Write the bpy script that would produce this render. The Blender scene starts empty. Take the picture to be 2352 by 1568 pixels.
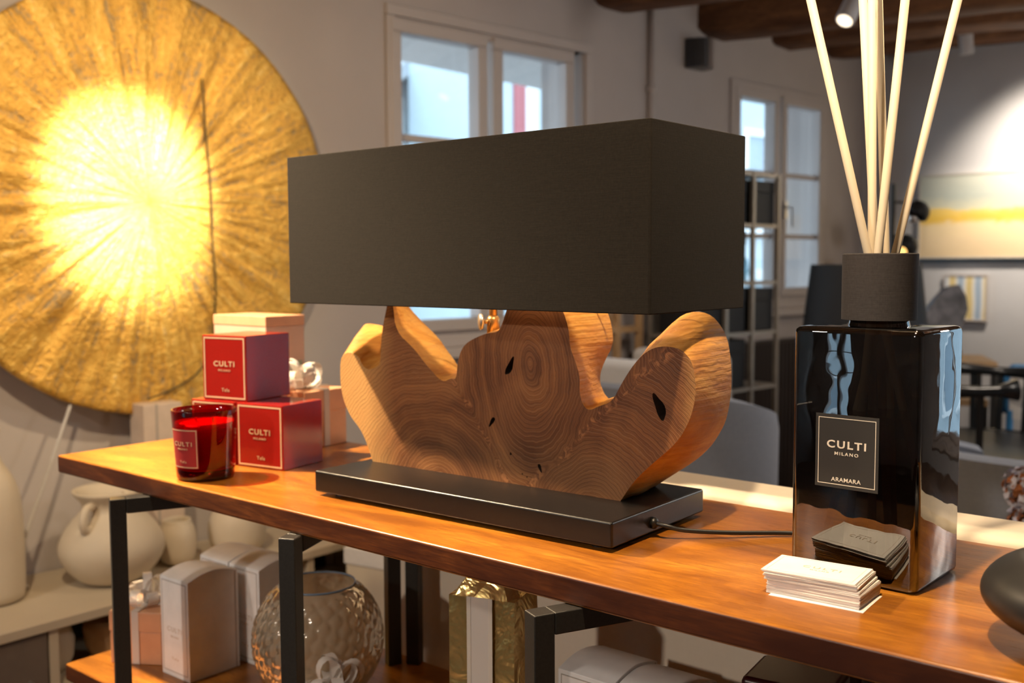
import bpy, bmesh, math, random
from mathutils import Vector, Matrix, Euler, noise
S = bpy.context.scene
COL = S.collection
R = math.radians
rnd = random.Random(7)

# ------------------------------------------------------------------ camera
cam_d = bpy.data.cameras.new('camera')
cam = bpy.data.objects.new('camera', cam_d)
COL.objects.link(cam)
yaw, pitch, roll = R(39.943), R(4.294), R(.258)
F0 = Vector((-math.sin(yaw), math.cos(yaw), 0)); R0 = Vector((math.cos(yaw), math.sin(yaw), 0)); UZ = Vector((0, 0, 1))
Fw = F0*math.cos(pitch) - UZ*math.sin(pitch); U0 = F0*math.sin(pitch) + UZ*math.cos(pitch)
Rt = R0*math.cos(roll) - U0*math.sin(roll); Up = U0*math.cos(roll) + R0*math.sin(roll)
M = Matrix((Rt, Up, -Fw)).transposed().to_4x4(); M.translation = Vector((0, 0, .30))
cam.matrix_world = M
cam_d.sensor_width = 36; cam_d.lens = 36.352; cam_d.clip_start = .02
cam_d.dof.use_dof = True; cam_d.dof.focus_distance = 1.03; cam_d.dof.aperture_fstop = 5.4
cam_d.dof.aperture_blades = 9
S.camera = cam

# ------------------------------------------------------------------ exposure, world, lights
S.view_settings.view_transform = 'Standard'; S.view_settings.look = 'None'
S.view_settings.exposure = 0.0; S.view_settings.gamma = 1.0; S.view_settings.use_curve_mapping = False
S.cycles.use_denoising = True
S.cycles.max_bounces = 10; S.cycles.diffuse_bounces = 4; S.cycles.glossy_bounces = 5
S.cycles.transmission_bounces = 8; S.cycles.transparent_max_bounces = 16
S.cycles.caustics_reflective = False; S.cycles.caustics_refractive = False
S.cycles.sample_clamp_indirect = 4.0

W = bpy.data.worlds.new('overcast_sky'); S.world = W; W.use_nodes = True
wn = W.node_tree.nodes['Background']
wn.inputs[0].default_value = (.70, .87, 1.0, 1); wn.inputs[1].default_value = 4.0

def spot(name, loc, target, power, angle, blend=.5, size=.02, color=(1, .80, .58)):
    d = bpy.data.lights.new(name, 'SPOT'); d.energy = power; d.spot_size = R(angle); d.spot_blend = blend
    d.shadow_soft_size = size; d.color = color
    o = bpy.data.objects.new(name, d); COL.objects.link(o); o.location = loc
    o.rotation_euler = (Vector(target)-Vector(loc)).to_track_quat('-Z', 'Y').to_euler()
    return o
WARM = (1, .74, .46)
spot('spot_table_left', (-1.89, .545, 1.22), (-1.20, .90, .02), 400, 58, .9, .022, WARM)
spot('spot_table_right', (-.372, .60, 1.22), (-.46, .93, 0), 88, 84, .8, .022, WARM)
spot('spot_behind_right', (-.42, 1.49, 1.22), (-.42, 1.22, 0), 26, 66, .9, .025, WARM)
spot('spot_disc', (-1.25, 1.20, 1.22), (-2.43, 1.40, .48), 900, 22, 1.0, .03, (1, .90, .74))
spot('spot_disc_wide', (-1.20, 1.70, 1.22), (-2.43, 1.40, .42), 60, 56, 1.0, .03, (1, .76, .46))
spot('spot_left_wall', (-1.25, .40, 1.22), (-2.45, 1.35, .40), 68, 88, .9, .03, WARM)
spot('spot_painting', (-1.0, 4.55, 1.22), (-1.12, 5.15, .66), 130, 74, 1.0, .04, (1, .86, .70))
spot('spot_lounge', (-.9, 2.9, 1.22), (-1.0, 2.9, -.8), 42, 125, 1.0, .05, (1, .84, .68))
spot('spot_window_wall', (-1.2, 2.1, 1.22), (-2.3, 2.6, .6), 8, 110, 1.0, .05, (1, .80, .64))
spot('fill_room_middle', (1.6, 3.0, 1.22), (1.6, 3.0, -.8), 50, 140, 1.0, .05, (1, .84, .68))  # unseen spot added as ambient fill for the room
spot('spot_room_front', (-.95, -2.35, 1.22), (-.85, .9, -.30), 140, 58, 1.0, .06, (1, .86, .72))
spot('spot_room_left', (-1.7, -.8, 1.22), (-1.5, .3, -.8), 40, 120, 1.0, .06, (1, .86, .72))
pl = bpy.data.lights.new('fill_lounge', 'POINT'); pl.energy = 28; pl.color = (1, .90, .80); pl.shadow_soft_size = .12  # unseen point fill, added to lift the dark ceiling and far wall
po = bpy.data.objects.new('fill_lounge', pl); COL.objects.link(po); po.location = (.35, 3.3, .85)

# ------------------------------------------------------------------ material helpers
class NT:
    def __init__(s, name):
        s.m = bpy.data.materials.new(name); s.m.use_nodes = True
        s.t = s.m.node_tree; s.t.nodes.clear()
        s.out = s.t.nodes.new('ShaderNodeOutputMaterial')
    def n(s, kind, **kw):
        x = s.t.nodes.new('ShaderNode'+kind)
        for k, v in kw.items():
            if k.startswith('i_'):
                k = k[2:]; k = int(k) if k.isdigit() else k.replace('_', ' ')
                s.set(x.inputs[k], v)
            else: setattr(x, k, v)
        return x
    def set(s, inp, v):
        if isinstance(v, bpy.types.NodeSocket): s.t.links.new(v, inp)
        elif isinstance(v, bpy.types.Node): s.t.links.new(v.outputs[0], inp)
        else: inp.default_value = v
    def math(s, op, a, b=0.0, c=0.0):
        x = s.t.nodes.new('ShaderNodeMath'); x.operation = op
        s.set(x.inputs[0], a); s.set(x.inputs[1], b); s.set(x.inputs[2], c); return x.outputs[0]
    def vmath(s, op, a, b=None):
        x = s.t.nodes.new('ShaderNodeVectorMath'); x.operation = op
        s.set(x.inputs[0], a)
        if b is not None: s.set(x.inputs[1], b)
        return x
    def coord(s, scale=(1, 1, 1), kind='Object', rot=(0, 0, 0)):
        tc = s.n('TexCoord'); mp = s.n('Mapping'); s.t.links.new(tc.outputs[kind], mp.inputs[0])
        mp.inputs['Scale'].default_value = scale; mp.inputs['Rotation'].default_value = rot
        return mp.outputs[0]
    def noise(s, vec, scale, detail=3, rough=.5, dist=0):
        x = s.n('TexNoise', i_Vector=vec, i_Scale=scale, i_Detail=detail, i_Roughness=rough, i_Distortion=dist); return x.outputs[0]
    def ramp(s, fac, stops):
        x = s.n('ValToRGB', i_Fac=fac); e = x.color_ramp.elements
        while len(e) < len(stops): e.new(.5)
        for k, (p, c) in zip(e, stops): k.position = p; k.color = (*c, 1) if len(c) == 3 else c
        return x.outputs[0]
    def mix(s, fac, a, b, mode='MIX'):
        x = s.t.nodes.new('ShaderNodeMix'); x.data_type = 'RGBA'; x.blend_type = mode
        s.set(x.inputs[0], fac)
        for i, v in ((6, a), (7, b)): s.set(x.inputs[i], (*v, 1) if isinstance(v, tuple) and len(v) == 3 else v)
        return x.outputs[2]
    def bump(s, h, strength=.3, dist=.01):
        return s.n('Bump', i_Height=h, i_Strength=strength, i_Distance=dist).outputs[0]
    def bsdf(s, color=None, rough=.5, metal=0, bump=None, **kw):
        p = s.n('BsdfPrincipled')
        if color is not None: s.set(p.inputs['Base Color'], (*color, 1) if isinstance(color, tuple) and len(color) == 3 else color)
        s.set(p.inputs['Roughness'], rough); s.set(p.inputs['Metallic'], metal)
        if bump is not None: s.set(p.inputs['Normal'], bump)
        for k, v in kw.items(): s.set(p.inputs[k.replace('_', ' ')], v)
        s.t.links.new(p.outputs[0], s.out.inputs[0]); return p

def plain(name, color, rough=.5, metal=0, var=.06, scale=30, bump=0, **kw):
    t = NT(name); v = t.coord()
    nz = t.noise(v, scale, 4)
    lo = tuple(c*(1-var) for c in color); hi = tuple(min(1, c*(1+var)) for c in color)
    col = t.ramp(nz, [(.3, lo), (.7, hi)])
    b = t.bump(nz, bump, .002) if bump else None
    t.bsdf(col, rough, metal, b, **kw); return t.m

def thin_glass(name, tint, f0=.06, rough=0.0, bumpscale=0):
    t = NT(name)
    tr = t.n('BsdfTransparent', i_0=(*tint, 1))
    gl = t.n('BsdfGlossy', i_Roughness=rough); gl.inputs[0].default_value = (1, 1, 1, 1)
    lw = t.n('LayerWeight', i_Blend=.5)
    fac = t.math('ADD', t.math('MULTIPLY', t.math('POWER', lw.outputs['Facing'], 5.0), 1-f0), f0)
    if bumpscale:
        nz = t.noise(t.coord(), bumpscale, 2); t.set(gl.inputs['Normal'], t.bump(nz, .22, .005))
    mx = t.n('MixShader', i_0=fac, i_1=tr.outputs[0], i_2=gl.outputs[0])
    t.t.links.new(mx.outputs[0], t.out.inputs[0]); return t.m

def table_wood(name, dark, mid, light, rough=.32):
    t = NT(name); v = t.coord((1, 6, 6))
    v2 = t.coord((3, 60, 60)); v3 = t.coord((.9, 3.2, 3.2))
    broad = t.noise(v3, 3.2, 4, .6, 1.6); grain = t.noise(v2, 9, 5, .7, .4); fig = t.noise(v, 4, 3, .6, 2.2)
    c = t.ramp(broad, [(.34, dark), (.5, mid), (.66, light)])
    rings = t.math('SINE', t.math('MULTIPLY', fig, 34.0))
    c = t.mix(t.math('MULTIPLY', t.math('ADD', rings, 1.0), .20), c, dark)
    c = t.mix(t.ramp(grain, [(.44, (0, 0, 0)), (.68, (.85, .85, .85))]), c, dark)
    t.bsdf(c, t.math('ADD', t.math('MULTIPLY', grain, .12), rough-.09), 0, t.bump(grain, .08, .001), Specular_IOR_Level=.5)
    return t.m

def fabric(name, color, rough=.85, scale=900, amount=.35, bump=.25):
    t = NT(name); v = t.coord()
    a = t.noise(t.coord((1, 1, .15)), scale*.7, 2); b = t.noise(t.coord((.12, .12, 1)), scale*.7, 2)
    nz = t.noise(v, scale*.25, 3); slub = t.noise(t.coord((12, 12, 400)), 3, 3)
    w = t.math('MULTIPLY', t.math('ADD', a, b), .5)
    sh_ = .02 if name.startswith(('black', 'char')) else .15
    k = t.math('ADD', t.math('MULTIPLY', w, .45), t.math('ADD', t.math('MULTIPLY', nz, .3), t.math('MULTIPLY', slub, .3)))
    lo = tuple(c*(1-amount) for c in color); hi = tuple(c*(1+amount) for c in color)
    t.bsdf(t.ramp(k, [(.3, lo), (.8, hi)]), rough, 0, t.bump(k, bump, .0006), Sheen_Weight=sh_, Specular_IOR_Level=.2 if sh_ < .1 else .5); return t.m

def emit(name, color, strength):
    t = NT(name); e = t.n('Emission'); e.inputs[0].default_value = (*color, 1); e.inputs[1].default_value = strength
    t.t.links.new(e.outputs[0], t.out.inputs[0]); return t.m

def make_ring_wood():
    t = NT('teak_root_cut_face'); v = t.coord()
    sep = t.n('SeparateXYZ', i_0=v); flat = t.n('CombineXYZ', i_0=sep.outputs[0], i_1=0.0, i_2=sep.outputs[2]).outputs[0]
    nz = t.n('TexNoise', i_Vector=flat, i_Scale=11.0, i_Detail=4.0, i_Roughness=.55)
    off = t.vmath('SCALE', t.vmath('SUBTRACT', nz.outputs[1], (.5, .5, .5)).outputs[0]); off.inputs[3].default_value = .034
    p = t.vmath('ADD', flat, off.outputs[0]).outputs[0]
    ds = []
    for px_, pz_, ax, az in ((-.098, .012, .92, 1.0), (.060, .178, 1.2, .72), (.150, .006, 1.0, 1.0)):
        q_ = t.vmath('MULTIPLY', t.vmath('SUBTRACT', p, (px_, 0, pz_)).outputs[0], (ax, 1, az)).outputs[0]
        ds.append(t.vmath('LENGTH', q_).outputs['Value'])
    f = t.math('SMOOTH_MIN', t.math('SMOOTH_MIN', ds[0], ds[1], .012), ds[2], .012)
    far_ = t.math('MULTIPLY', t.math('ABSOLUTE', t.math('SUBTRACT', ds[0], ds[1])), 1.0)
    s1 = t.math('ABSOLUTE', t.math('SUBTRACT', ds[0], ds[1])); s2 = t.math('ABSOLUTE', t.math('SUBTRACT', ds[2], ds[1]))
    ok1 = t.math('LESS_THAN', ds[0], ds[2]); ok2 = t.math('LESS_THAN', ds[2], ds[0])
    seam = t.math('MINIMUM', t.math('ADD', s1, t.math('SUBTRACT', 1.0, ok1)), t.math('ADD', s2, t.math('SUBTRACT', 1.0, ok2)))
    r1 = t.math('SINE', t.math('MULTIPLY', f, 2900.0)); r2 = t.math('SINE', t.math('MULTIPLY', f, 1370.0))
    fine = t.math('ADD', t.math('MULTIPLY', r1, .5), t.math('MULTIPLY', r2, .5))
    broad = t.noise(t.n('CombineXYZ', i_0=t.math('MULTIPLY', f, 90.0), i_1=t.math('MULTIPLY', sep.outputs[0], 5.0), i_2=t.math('MULTIPLY', sep.outputs[2], 5.0)).outputs[0], 1.0, 4, .6)
    blotch = t.noise(flat, 9, 3, .5, .6)
    c = t.ramp(broad, [(.28, (.095, .034, .014)), (.5, (.18, .070, .027)), (.72, (.31, .13, .045))])
    c = t.mix(t.ramp(blotch, [(.42, (0, 0, 0)), (.75, (.6, .6, .6))]), c, (.44, .20, .075))
    c = t.mix(t.math('MULTIPLY', t.math('MAXIMUM', fine, 0.0), .30), c, (.40, .22, .11))
    c = t.mix(t.math('MULTIPLY', t.math('MAXIMUM', t.math('MULTIPLY', fine, -1.0), 0.0), .42), c, (.065, .028, .016))
    burl = t.noise(flat, 70, 3, .6, 1.2)
    bm_ = t.math('MULTIPLY', t.ramp(t.math('MULTIPLY', seam, 60.0), [(.25, (1, 1, 1)), (.62, (0, 0, 0))]), t.ramp(burl, [(.42, (0, 0, 0)), (.56, (.8, .8, .8))]))
    c = t.mix(bm_, c, t.mix(t.ramp(burl, [(.5, (0, 0, 0)), (.62, (1, 1, 1))]), (.12, .045, .02), (.46, .20, .08)))
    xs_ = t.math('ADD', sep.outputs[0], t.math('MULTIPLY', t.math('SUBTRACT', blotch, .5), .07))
    sap_lit = t.math('ADD', t.ramp(t.math('MULTIPLY', xs_, -1.0), [(.165, (0, 0, 0)), (.225, (.85, .85, .85))]), t.ramp(xs_, [(.252, (0, 0, 0)), (.272, (.6, .6, .6))]))  # pale sapwood gold at both edges, with the spotlit zones painted in
    sap_lit = t.math('MULTIPLY', sap_lit, t.math('SUBTRACT', 1.0, t.math('MULTIPLY', t.math('MAXIMUM', t.math('MULTIPLY', fine, -1.0), 0.0), .45)))
    c = t.mix(sap_lit, c, (.62, .36, .13))
    speck = t.noise(flat, 420, 2, .6)
    c = t.mix(t.ramp(speck, [(.62, (0, 0, 0)), (.74, (.55, .55, .55))]), c, (.06, .028, .016))
    t.bsdf(c, .42, 0, t.bump(fine, .12, .0006), Specular_IOR_Level=.4); return t.m

def make_hewn_wood():
    t = NT('teak_root_hewn_side'); v = t.coord((1, .35, 1))
    big = t.noise(v, 22, 4, .6, 1.0); st = t.coord((18, 1.2, 110), 'Object', (0, R(28), 0))
    grain = t.noise(st, 3.0, 5, .65, .8); blotch = t.noise(t.coord(), 14, 4, .6, .8)
    c = t.ramp(big, [(.3, (.38, .14, .02)), (.52, (.60, .28, .05)), (.74, (.74, .42, .11))])
    c = t.mix(t.ramp(grain, [(.5, (0, 0, 0)), (.78, (.5, .5, .5))]), c, (.30, .11, .03))
    c = t.mix(t.ramp(blotch, [(.62, (0, 0, 0)), (.8, (.6, .6, .6))]), c, (.42, .13, .03))
    rip = t.n('TexWave', i_Vector=t.coord((1, 1, 1), 'Object', (0, R(20), 0)), i_Scale=42.0, i_Distortion=5.0, i_Detail=2.0); rip.bands_direction = 'Z'
    h = t.math('ADD', t.math('ADD', t.math('MULTIPLY', grain, .7), t.math('MULTIPLY', rip.outputs[1], .22)), t.math('MULTIPLY', big, 1.2))
    t.bsdf(c, .55, 0, t.bump(h, .55, .004)); return t.m

MAT = {}
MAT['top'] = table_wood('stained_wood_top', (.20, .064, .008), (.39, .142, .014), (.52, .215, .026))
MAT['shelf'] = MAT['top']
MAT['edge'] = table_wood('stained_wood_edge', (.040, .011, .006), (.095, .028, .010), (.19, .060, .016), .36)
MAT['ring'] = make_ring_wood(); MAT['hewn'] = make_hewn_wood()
MAT['hole'] = plain('dark_hollow', (.02, .009, .004), .9)
MAT['blackmetal'] = plain('black_powder_coat', (.020, .019, .018), .38, .0, .2, 400, .05, Specular_IOR_Level=.5)
MAT['basemetal'] = plain('black_satin_metal', (.008, .0075, .0075), .30, .0, .15, 200, .02, Specular_IOR_Level=.4)
MAT['shade'] = fabric('black_linen', (.0145, .0118, .0092), .95, 1400, .45, .3)
MAT['shadein'] = plain('shade_lining', (.55, .50, .42), .8)
MAT['brass'] = plain('aged_brass', (.42, .25, .10), .35, .9, .1, 100)
MAT['chrome'] = plain('brushed_nickel', (.62, .58, .55), .28, .9, .05, 100)
MAT['cord'] = plain('black_rubber', (.012, .012, .012), .4)
MAT['smoke'] = thin_glass('smoked_glass', (.17, .155, .135), .16, 0.0, 17)
MAT['liquid'] = thin_glass('fragrance_liquid', (.62, .52, .42), .0)
MAT['cap'] = fabric('charcoal_linen_cap', (.052, .047, .048), .8, 1500, .35, .2)
MAT['reed'] = plain('pale_reed', (.76, .66, .50), .6, 0, .02, 20)
MAT['labelblack'] = plain('black_label', (.022, .021, .020), .55)
MAT['print_white'] = plain('cream_print', (.82, .76, .66), .6)
MAT['print_gold'] = plain('gold_print', (.78, .58, .36), .4, .35)
MAT['print_grey'] = plain('grey_print', (.42, .38, .34), .7)
MAT['print_tan'] = plain('tan_print', (.62, .52, .42), .7)
MAT['card'] = plain('white_card', (.86, .84, .82), .6)
MAT['whitebox'] = plain('white_paperboard', (.84, .835, .83), .55)
MAT['red'] = plain('red_lacquered_card', (.27, .013, .009), .13, 0, .03, 20, 0, Specular_IOR_Level=.3)
MAT['redlabel'] = plain('red_label', (.33, .03, .03), .3)
MAT['redglass'] = thin_glass('red_glass', (.62, .045, .06), .05)
MAT['redbase'] = plain('dark_red_glass_foot', (.055, .004, .008), .05, 0, .02, 20, 0, Specular_IOR_Level=.6)
MAT['wax'] = plain('red_wax', (.72, .012, .03), .4, 0, .03, 20, 0, Subsurface_Weight=.25)
MAT['wick'] = plain('wick', (.75, .68, .55), .9)
MAT['peach'] = plain('peach_paper', (.66, .35, .20), .45, 0, .05, 40)
MAT['peachpale'] = plain('pale_peach_card', (.62, .40, .30), .5)
MAT['greenband'] = plain('sage_print', (.33, .36, .25), .5)
t = NT('organza_ribbon'); MAT['ribbon'] = t.m
pb = t.n('BsdfPrincipled'); pb.inputs['Base Color'].default_value = (.86, .80, .74, 1); pb.inputs['Roughness'].default_value = .35; pb.inputs['Sheen Weight'].default_value = .3
tp = t.n('BsdfTransparent'); mx = t.n('MixShader', i_0=.30, i_1=pb.outputs[0], i_2=tp.outputs[0]); t.t.links.new(mx.outputs[0], t.out.inputs[0])
MAT['goldfoil'] = None
t = NT('gold_foil'); v = t.coord(); nz = t.noise(v, 16, 3, .55, 1.5)
t.bsdf((.92, .70, .28), .25, .85, t.bump(nz, .5, .012)); MAT['goldfoil'] = t.m
t = NT('mosaic_glass'); MAT['mosaic'] = t.m
vor = t.n('TexVoronoi', i_Vector=t.coord(), i_Scale=52.0); vor.feature = 'SMOOTH_F1'
gl = t.n('BsdfGlossy', i_Roughness=.12); gl.inputs[0].default_value = (1, .97, .92, 1)
tr = t.n('BsdfTransparent'); tr.inputs[0].default_value = (.80, .74, .64, 1)
df = t.n('BsdfTranslucent'); df.inputs[0].default_value = (.88, .74, .52, 1)
d2 = t.n('BsdfDiffuse'); d2.inputs[0].default_value = (.60, .50, .36, 1)
m1 = t.n('MixShader', i_0=.5, i_1=df.outputs[0], i_2=d2.outputs[0]); m2 = t.n('MixShader', i_0=.16, i_1=m1.outputs[0], i_2=tr.outputs[0])
lw = t.n('LayerWeight', i_Blend=.25); m3 = t.n('MixShader', i_0=t.math('ADD', t.math('MULTIPLY', lw.outputs[0], .5), .05), i_1=m2.outputs[0], i_2=gl.outputs[0])
t.t.links.new(m3.outputs[0], t.out.inputs[0])
MAT['rimblue'] = plain('glass_rim', (.16, .22, .30), .15)
MAT['bowl'] = plain('matte_black_ceramic', (.022, .021, .021), .42, 0, .1, 60)
MAT['plaster'] = plain('white_plaster', (.52, .475, .455), .9, 0, .03, 6, .03)
MAT['plasterfar'] = plain('grey_white_plaster', (.51, .51, .525), .9, 0, .03, 6, .03)
MAT['trim'] = plain('painted_window_frame', (.54, .49, .465), .5, 0, .02, 10)
MAT['pane'] = thin_glass('window_glass', (.96, .98, 1.0), .04)
MAT['beam'] = table_wood('old_oak_beam', (.08, .030, .012), (.17, .070, .026), (.28, .125, .048), .75)
MAT['floor'] = table_wood('brown_floorboards', (.10, .045, .02), (.19, .09, .04), (.28, .14, .07), .4)
MAT['ceil'] = plain('white_ceiling', (.62, .59, .56), .9)
MAT['ceramic'] = plain('cream_ceramic', (.66, .58, .46), .55, 0, .04, 12, .05)
MAT['board'] = plain('cream_lacquer', (.58, .50, .38), .45, 0, .03, 8)
MAT['boarddoor'] = plain('taupe_door', (.16, .125, .10), .6)
MAT['dark'] = plain('near_black', (.008, .008, .009), .6)
MAT['sofa'] = fabric('cream_leather', (.74, .66, .54), .55, 300, .05, .05)
MAT['bluegrey'] = fabric('grey_blue_upholstery', (.19, .215, .27), .9, 400, .15, .1)
MAT['whitefab'] = fabric('white_upholstery', (.62, .60, .58), .9, 400, .1, .1)
MAT['navy'] = fabric('navy_cushion', (.010, .014, .025), .9, 400, .15, .1)
MAT['blackwood'] = plain('black_lacquered_wood', (.010, .012, .014), .25)
MAT['bluemetal'] = plain('blue_metal_tube', (.05, .22, .48), .35)
MAT['oak'] = plain('pale_oak', (.48, .30, .15), .55, 0, .12, 40)
MAT['champagne'] = plain('champagne_metal', (.40, .35, .29), .4, .6)
MAT['ribwood'] = plain('dark_ribbed_wood', (.030, .016, .010), .5)
MAT['stone'] = plain('grey_veined_stone', (.20, .20, .22), .5, 0, .6, 18, .2)
MAT['spotwhite'] = plain('white_spot_housing', (.60, .60, .62), .4)
MAT['sconce'] = plain('grey_wall_light', (.06, .06, .065), .35, .4)
MAT['bulb'] = emit('lit_bulb', (1, .72, .35), 14); MAT['bulb2'] = emit('dim_lit_bulb', (1, .55, .16), 2.2)
MAT['lens'] = emit('lit_spot_lens', (1, .82, .6), 2.5)
MAT['facade'] = plain('pale_render', (.78, .80, .80), .9, 0, .03, 3)
MAT['facade2'] = plain('blue_grey_render', (.46, .54, .58), .9, 0, .03, 3)
MAT['roof'] = plain('pale_roof_tiles', (.42, .45, .48), .8)
MAT['shutter'] = plain('grey_blue_shutter', (.28, .36, .42), .7)
MAT['redpipe'] = plain('red_post', (.40, .12, .13), .6)
MAT['ground'] = plain('pale_paving', (.5, .5, .5), .9)
MAT['petal'] = plain('blue_white_petals', (.44, .46, .62), .7, 0, .2, 80)
MAT['drypetal'] = plain('rust_dry_petals', (.26, .09, .03), .8, 0, .3, 80)

def make_gold():
    t = NT('gold_leaf'); v = t.coord(); sep = t.n('SeparateXYZ', i_0=v)
    ang = t.math('ARCTAN2', sep.outputs[2], sep.outputs[0]); rad = t.math('SQRT', t.math('ADD', t.math('MULTIPLY', sep.outputs[0], sep.outputs[0]), t.math('MULTIPLY', sep.outputs[2], sep.outputs[2])))
    cx = t.math('MULTIPLY', t.math('COSINE', ang), 16.0); cz = t.math('MULTIPLY', t.math('SINE', ang), 16.0)
    pv = t.n('CombineXYZ', i_0=cx, i_1=t.math('MULTIPLY', rad, 7.0), i_2=cz).outputs[0]
    ray = t.noise(pv, 1.0, 4, .65); spk = t.noise(v, 70, 3, .7); sp2 = t.noise(v, 24, 3, .6)
    k = t.math('ADD', t.math('MULTIPLY', ray, .62), t.math('MULTIPLY', spk, .38))
    c = t.ramp(k, [(.36, (.38, .28, .14)), (.48, (.74, .41, .07)), (.60, (.90, .58, .13)), (.72, (.98, .77, .40))])
    h = t.math('ADD', t.math('MULTIPLY', ray, .8), t.math('ADD', t.math('MULTIPLY', spk, .55), t.math('MULTIPLY', sp2, .5)))
    t.bsdf(c, .46, .42, t.bump(h, .8, .012)); return t.m
MAT['gold'] = make_gold()

def make_painting():
    t = NT('abstract_seascape_paint'); v = t.coord(); sep = t.n('SeparateXYZ', i_0=v)
    wob = t.noise(t.coord((3, 1, 9)), 2.5, 4, .6, .8)
    z = t.math('ADD', t.math('DIVIDE', sep.outputs[2], .40), t.math('MULTIPLY', t.math('SUBTRACT', wob, .5), .22))
    c = t.ramp(z, [(.0, (.72, .55, .33)), (.22, (.80, .62, .38)), (.40, (.86, .68, .40)), (.46, (.82, .52, .07)), (.56, (.84, .60, .16)), (.60, (.62, .60, .44)), (.72, (.44, .48, .43)), (1.0, (.56, .58, .50))])
    t.bsdf(c, .6); return t.m
MAT['paint'] = make_painting()
t = NT('striped_print'); v = t.coord(); wv = t.n('TexWave', i_Vector=v, i_Scale=4.0, i_Distortion=1.0)
t.bsdf(t.ramp(wv.outputs[1], [(.1, (.36, .46, .58)), (.5, (.80, .78, .74)), (.9, (.68, .54, .24))]), .6); MAT['stripe'] = t.m

# ------------------------------------------------------------------ mesh helpers
def obj(name, bm, mat, parent=None, smooth=False, loc=None, rot=None, bevel=0, seg=2):
    me = bpy.data.meshes.new(name); bmesh.ops.recalc_face_normals(bm, faces=bm.faces); bm.to_mesh(me); bm.free()
    for m in (mat if isinstance(mat, list) else [mat]): me.materials.append(m if isinstance(m, bpy.types.Material) else MAT[m])
    if smooth:
        for p in me.polygons: p.use_smooth = True
    o = bpy.data.objects.new(name, me); COL.objects.link(o)
    if parent: o.parent = parent
    if loc: o.location = loc
    if rot: o.rotation_euler = rot
    if bevel:
        b = o.modifiers.new('bevel', 'BEVEL'); b.width = bevel; b.segments = seg; b.limit_method = 'ANGLE'; b.angle_limit = R(35)
        if smooth or seg > 1:
            for p in me.polygons: p.use_smooth = True
            b.harden_normals = True
    return o
def bx(bm, x0, x1, y0, y1, z0, z1, mi=0):
    v = [bm.verts.new((x, y, z)) for z in (z0, z1) for y in (y0, y1) for x in (x0, x1)]
    for q in ((0, 1, 3, 2), (4, 6, 7, 5), (0, 4, 5, 1), (2, 3, 7, 6), (0, 2, 6, 4), (1, 5, 7, 3)):
        bm.faces.new([v[i] for i in q]).material_index = mi
    return bm
def box(*a): return bx(bmesh.new(), *a)
def tube(bm, pts, r, n=8, cap=True, closed=False):
    pts = [Vector(p) for p in pts]; rs = r if isinstance(r, (list, tuple)) else [r]*len(pts)
    rings = []; up = None; N = len(pts)
    for i, p in enumerate(pts):
        if closed: d = (pts[(i+1) % N]-pts[i-1]).normalized()
        else: d = (pts[min(i+1, N-1)]-pts[max(i-1, 0)]).normalized()
        if up is None: up = Vector((0, 0, 1)) if abs(d.z) < .9 else Vector((1, 0, 0))
        a = d.cross(up)
        if a.length < 1e-5: a = d.cross(Vector((0, 1, 0)))
        a.normalize(); b = a.cross(d).normalized(); up = b
        rings.append([bm.verts.new(p+(a*math.cos(2*math.pi*k/n)+b*math.sin(2*math.pi*k/n))*rs[i]) for k in range(n)])
    m = N if closed else N-1
    for i in range(m):
        A, B = rings[i], rings[(i+1) % N]
        for k in range(n): bm.faces.new((A[k], A[(k+1) % n], B[(k+1) % n], B[k]))
    if cap and not closed:
        bm.faces.new(rings[0][::-1]); bm.faces.new(rings[-1])
    return bm
def lathe(bm, prof, n=40, cx=0, cy=0, close=False):
    rings = []
    for r, z in prof:
        rings.append([bm.verts.new((cx, cy, z))] if r < 1e-6 else [bm.verts.new((cx+r*math.cos(2*math.pi*k/n), cy+r*math.sin(2*math.pi*k/n), z)) for k in range(n)])
    prs = list(zip(rings, rings[1:])) + ([(rings[-1], rings[0])] if close else [])
    for A, B in prs:
        for k in range(n):
            k2 = (k+1) % n
            if len(A) == 1 and len(B) == 1: continue
            if len(A) == 1: bm.faces.new((A[0], B[k2], B[k]))
            elif len(B) == 1: bm.faces.new((A[k], A[k2], B[0]))
            else: bm.faces.new((A[k], A[k2], B[k2], B[k]))
    return bm
def prism(bm, poly, y0, y1):
    a = [bm.verts.new((x, y0, z)) for x, z in poly]; b = [bm.verts.new((x, y1, z)) for x, z in poly]
    bm.faces.new(a); bm.faces.new(b[::-1]); n = len(poly)
    for i in range(n): bm.faces.new((a[i], b[i], b[(i+1) % n], a[(i+1) % n]))
    return bm
def tag(o, label, cat, group=None, kind=None):
    o['label'] = label
    if cat: o['category'] = cat
    if group: o['group'] = group
    if kind: o['kind'] = kind
    return o
def thing(name, label, cat, loc=(0, 0, 0), rotz=0, group=None):
    o = bpy.data.objects.new(name, None); COL.objects.link(o); o.empty_display_size = .05
    o.location = loc; o.rotation_euler = (0, 0, rotz); return tag(o, label, cat, group)
def struct(name, label, loc=(0, 0, 0), rotz=0):
    o = bpy.data.objects.new(name, None); COL.objects.link(o); o.location = loc; o.rotation_euler = (0, 0, rotz)
    o['kind'] = 'structure'; o['label'] = label; return o
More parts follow.
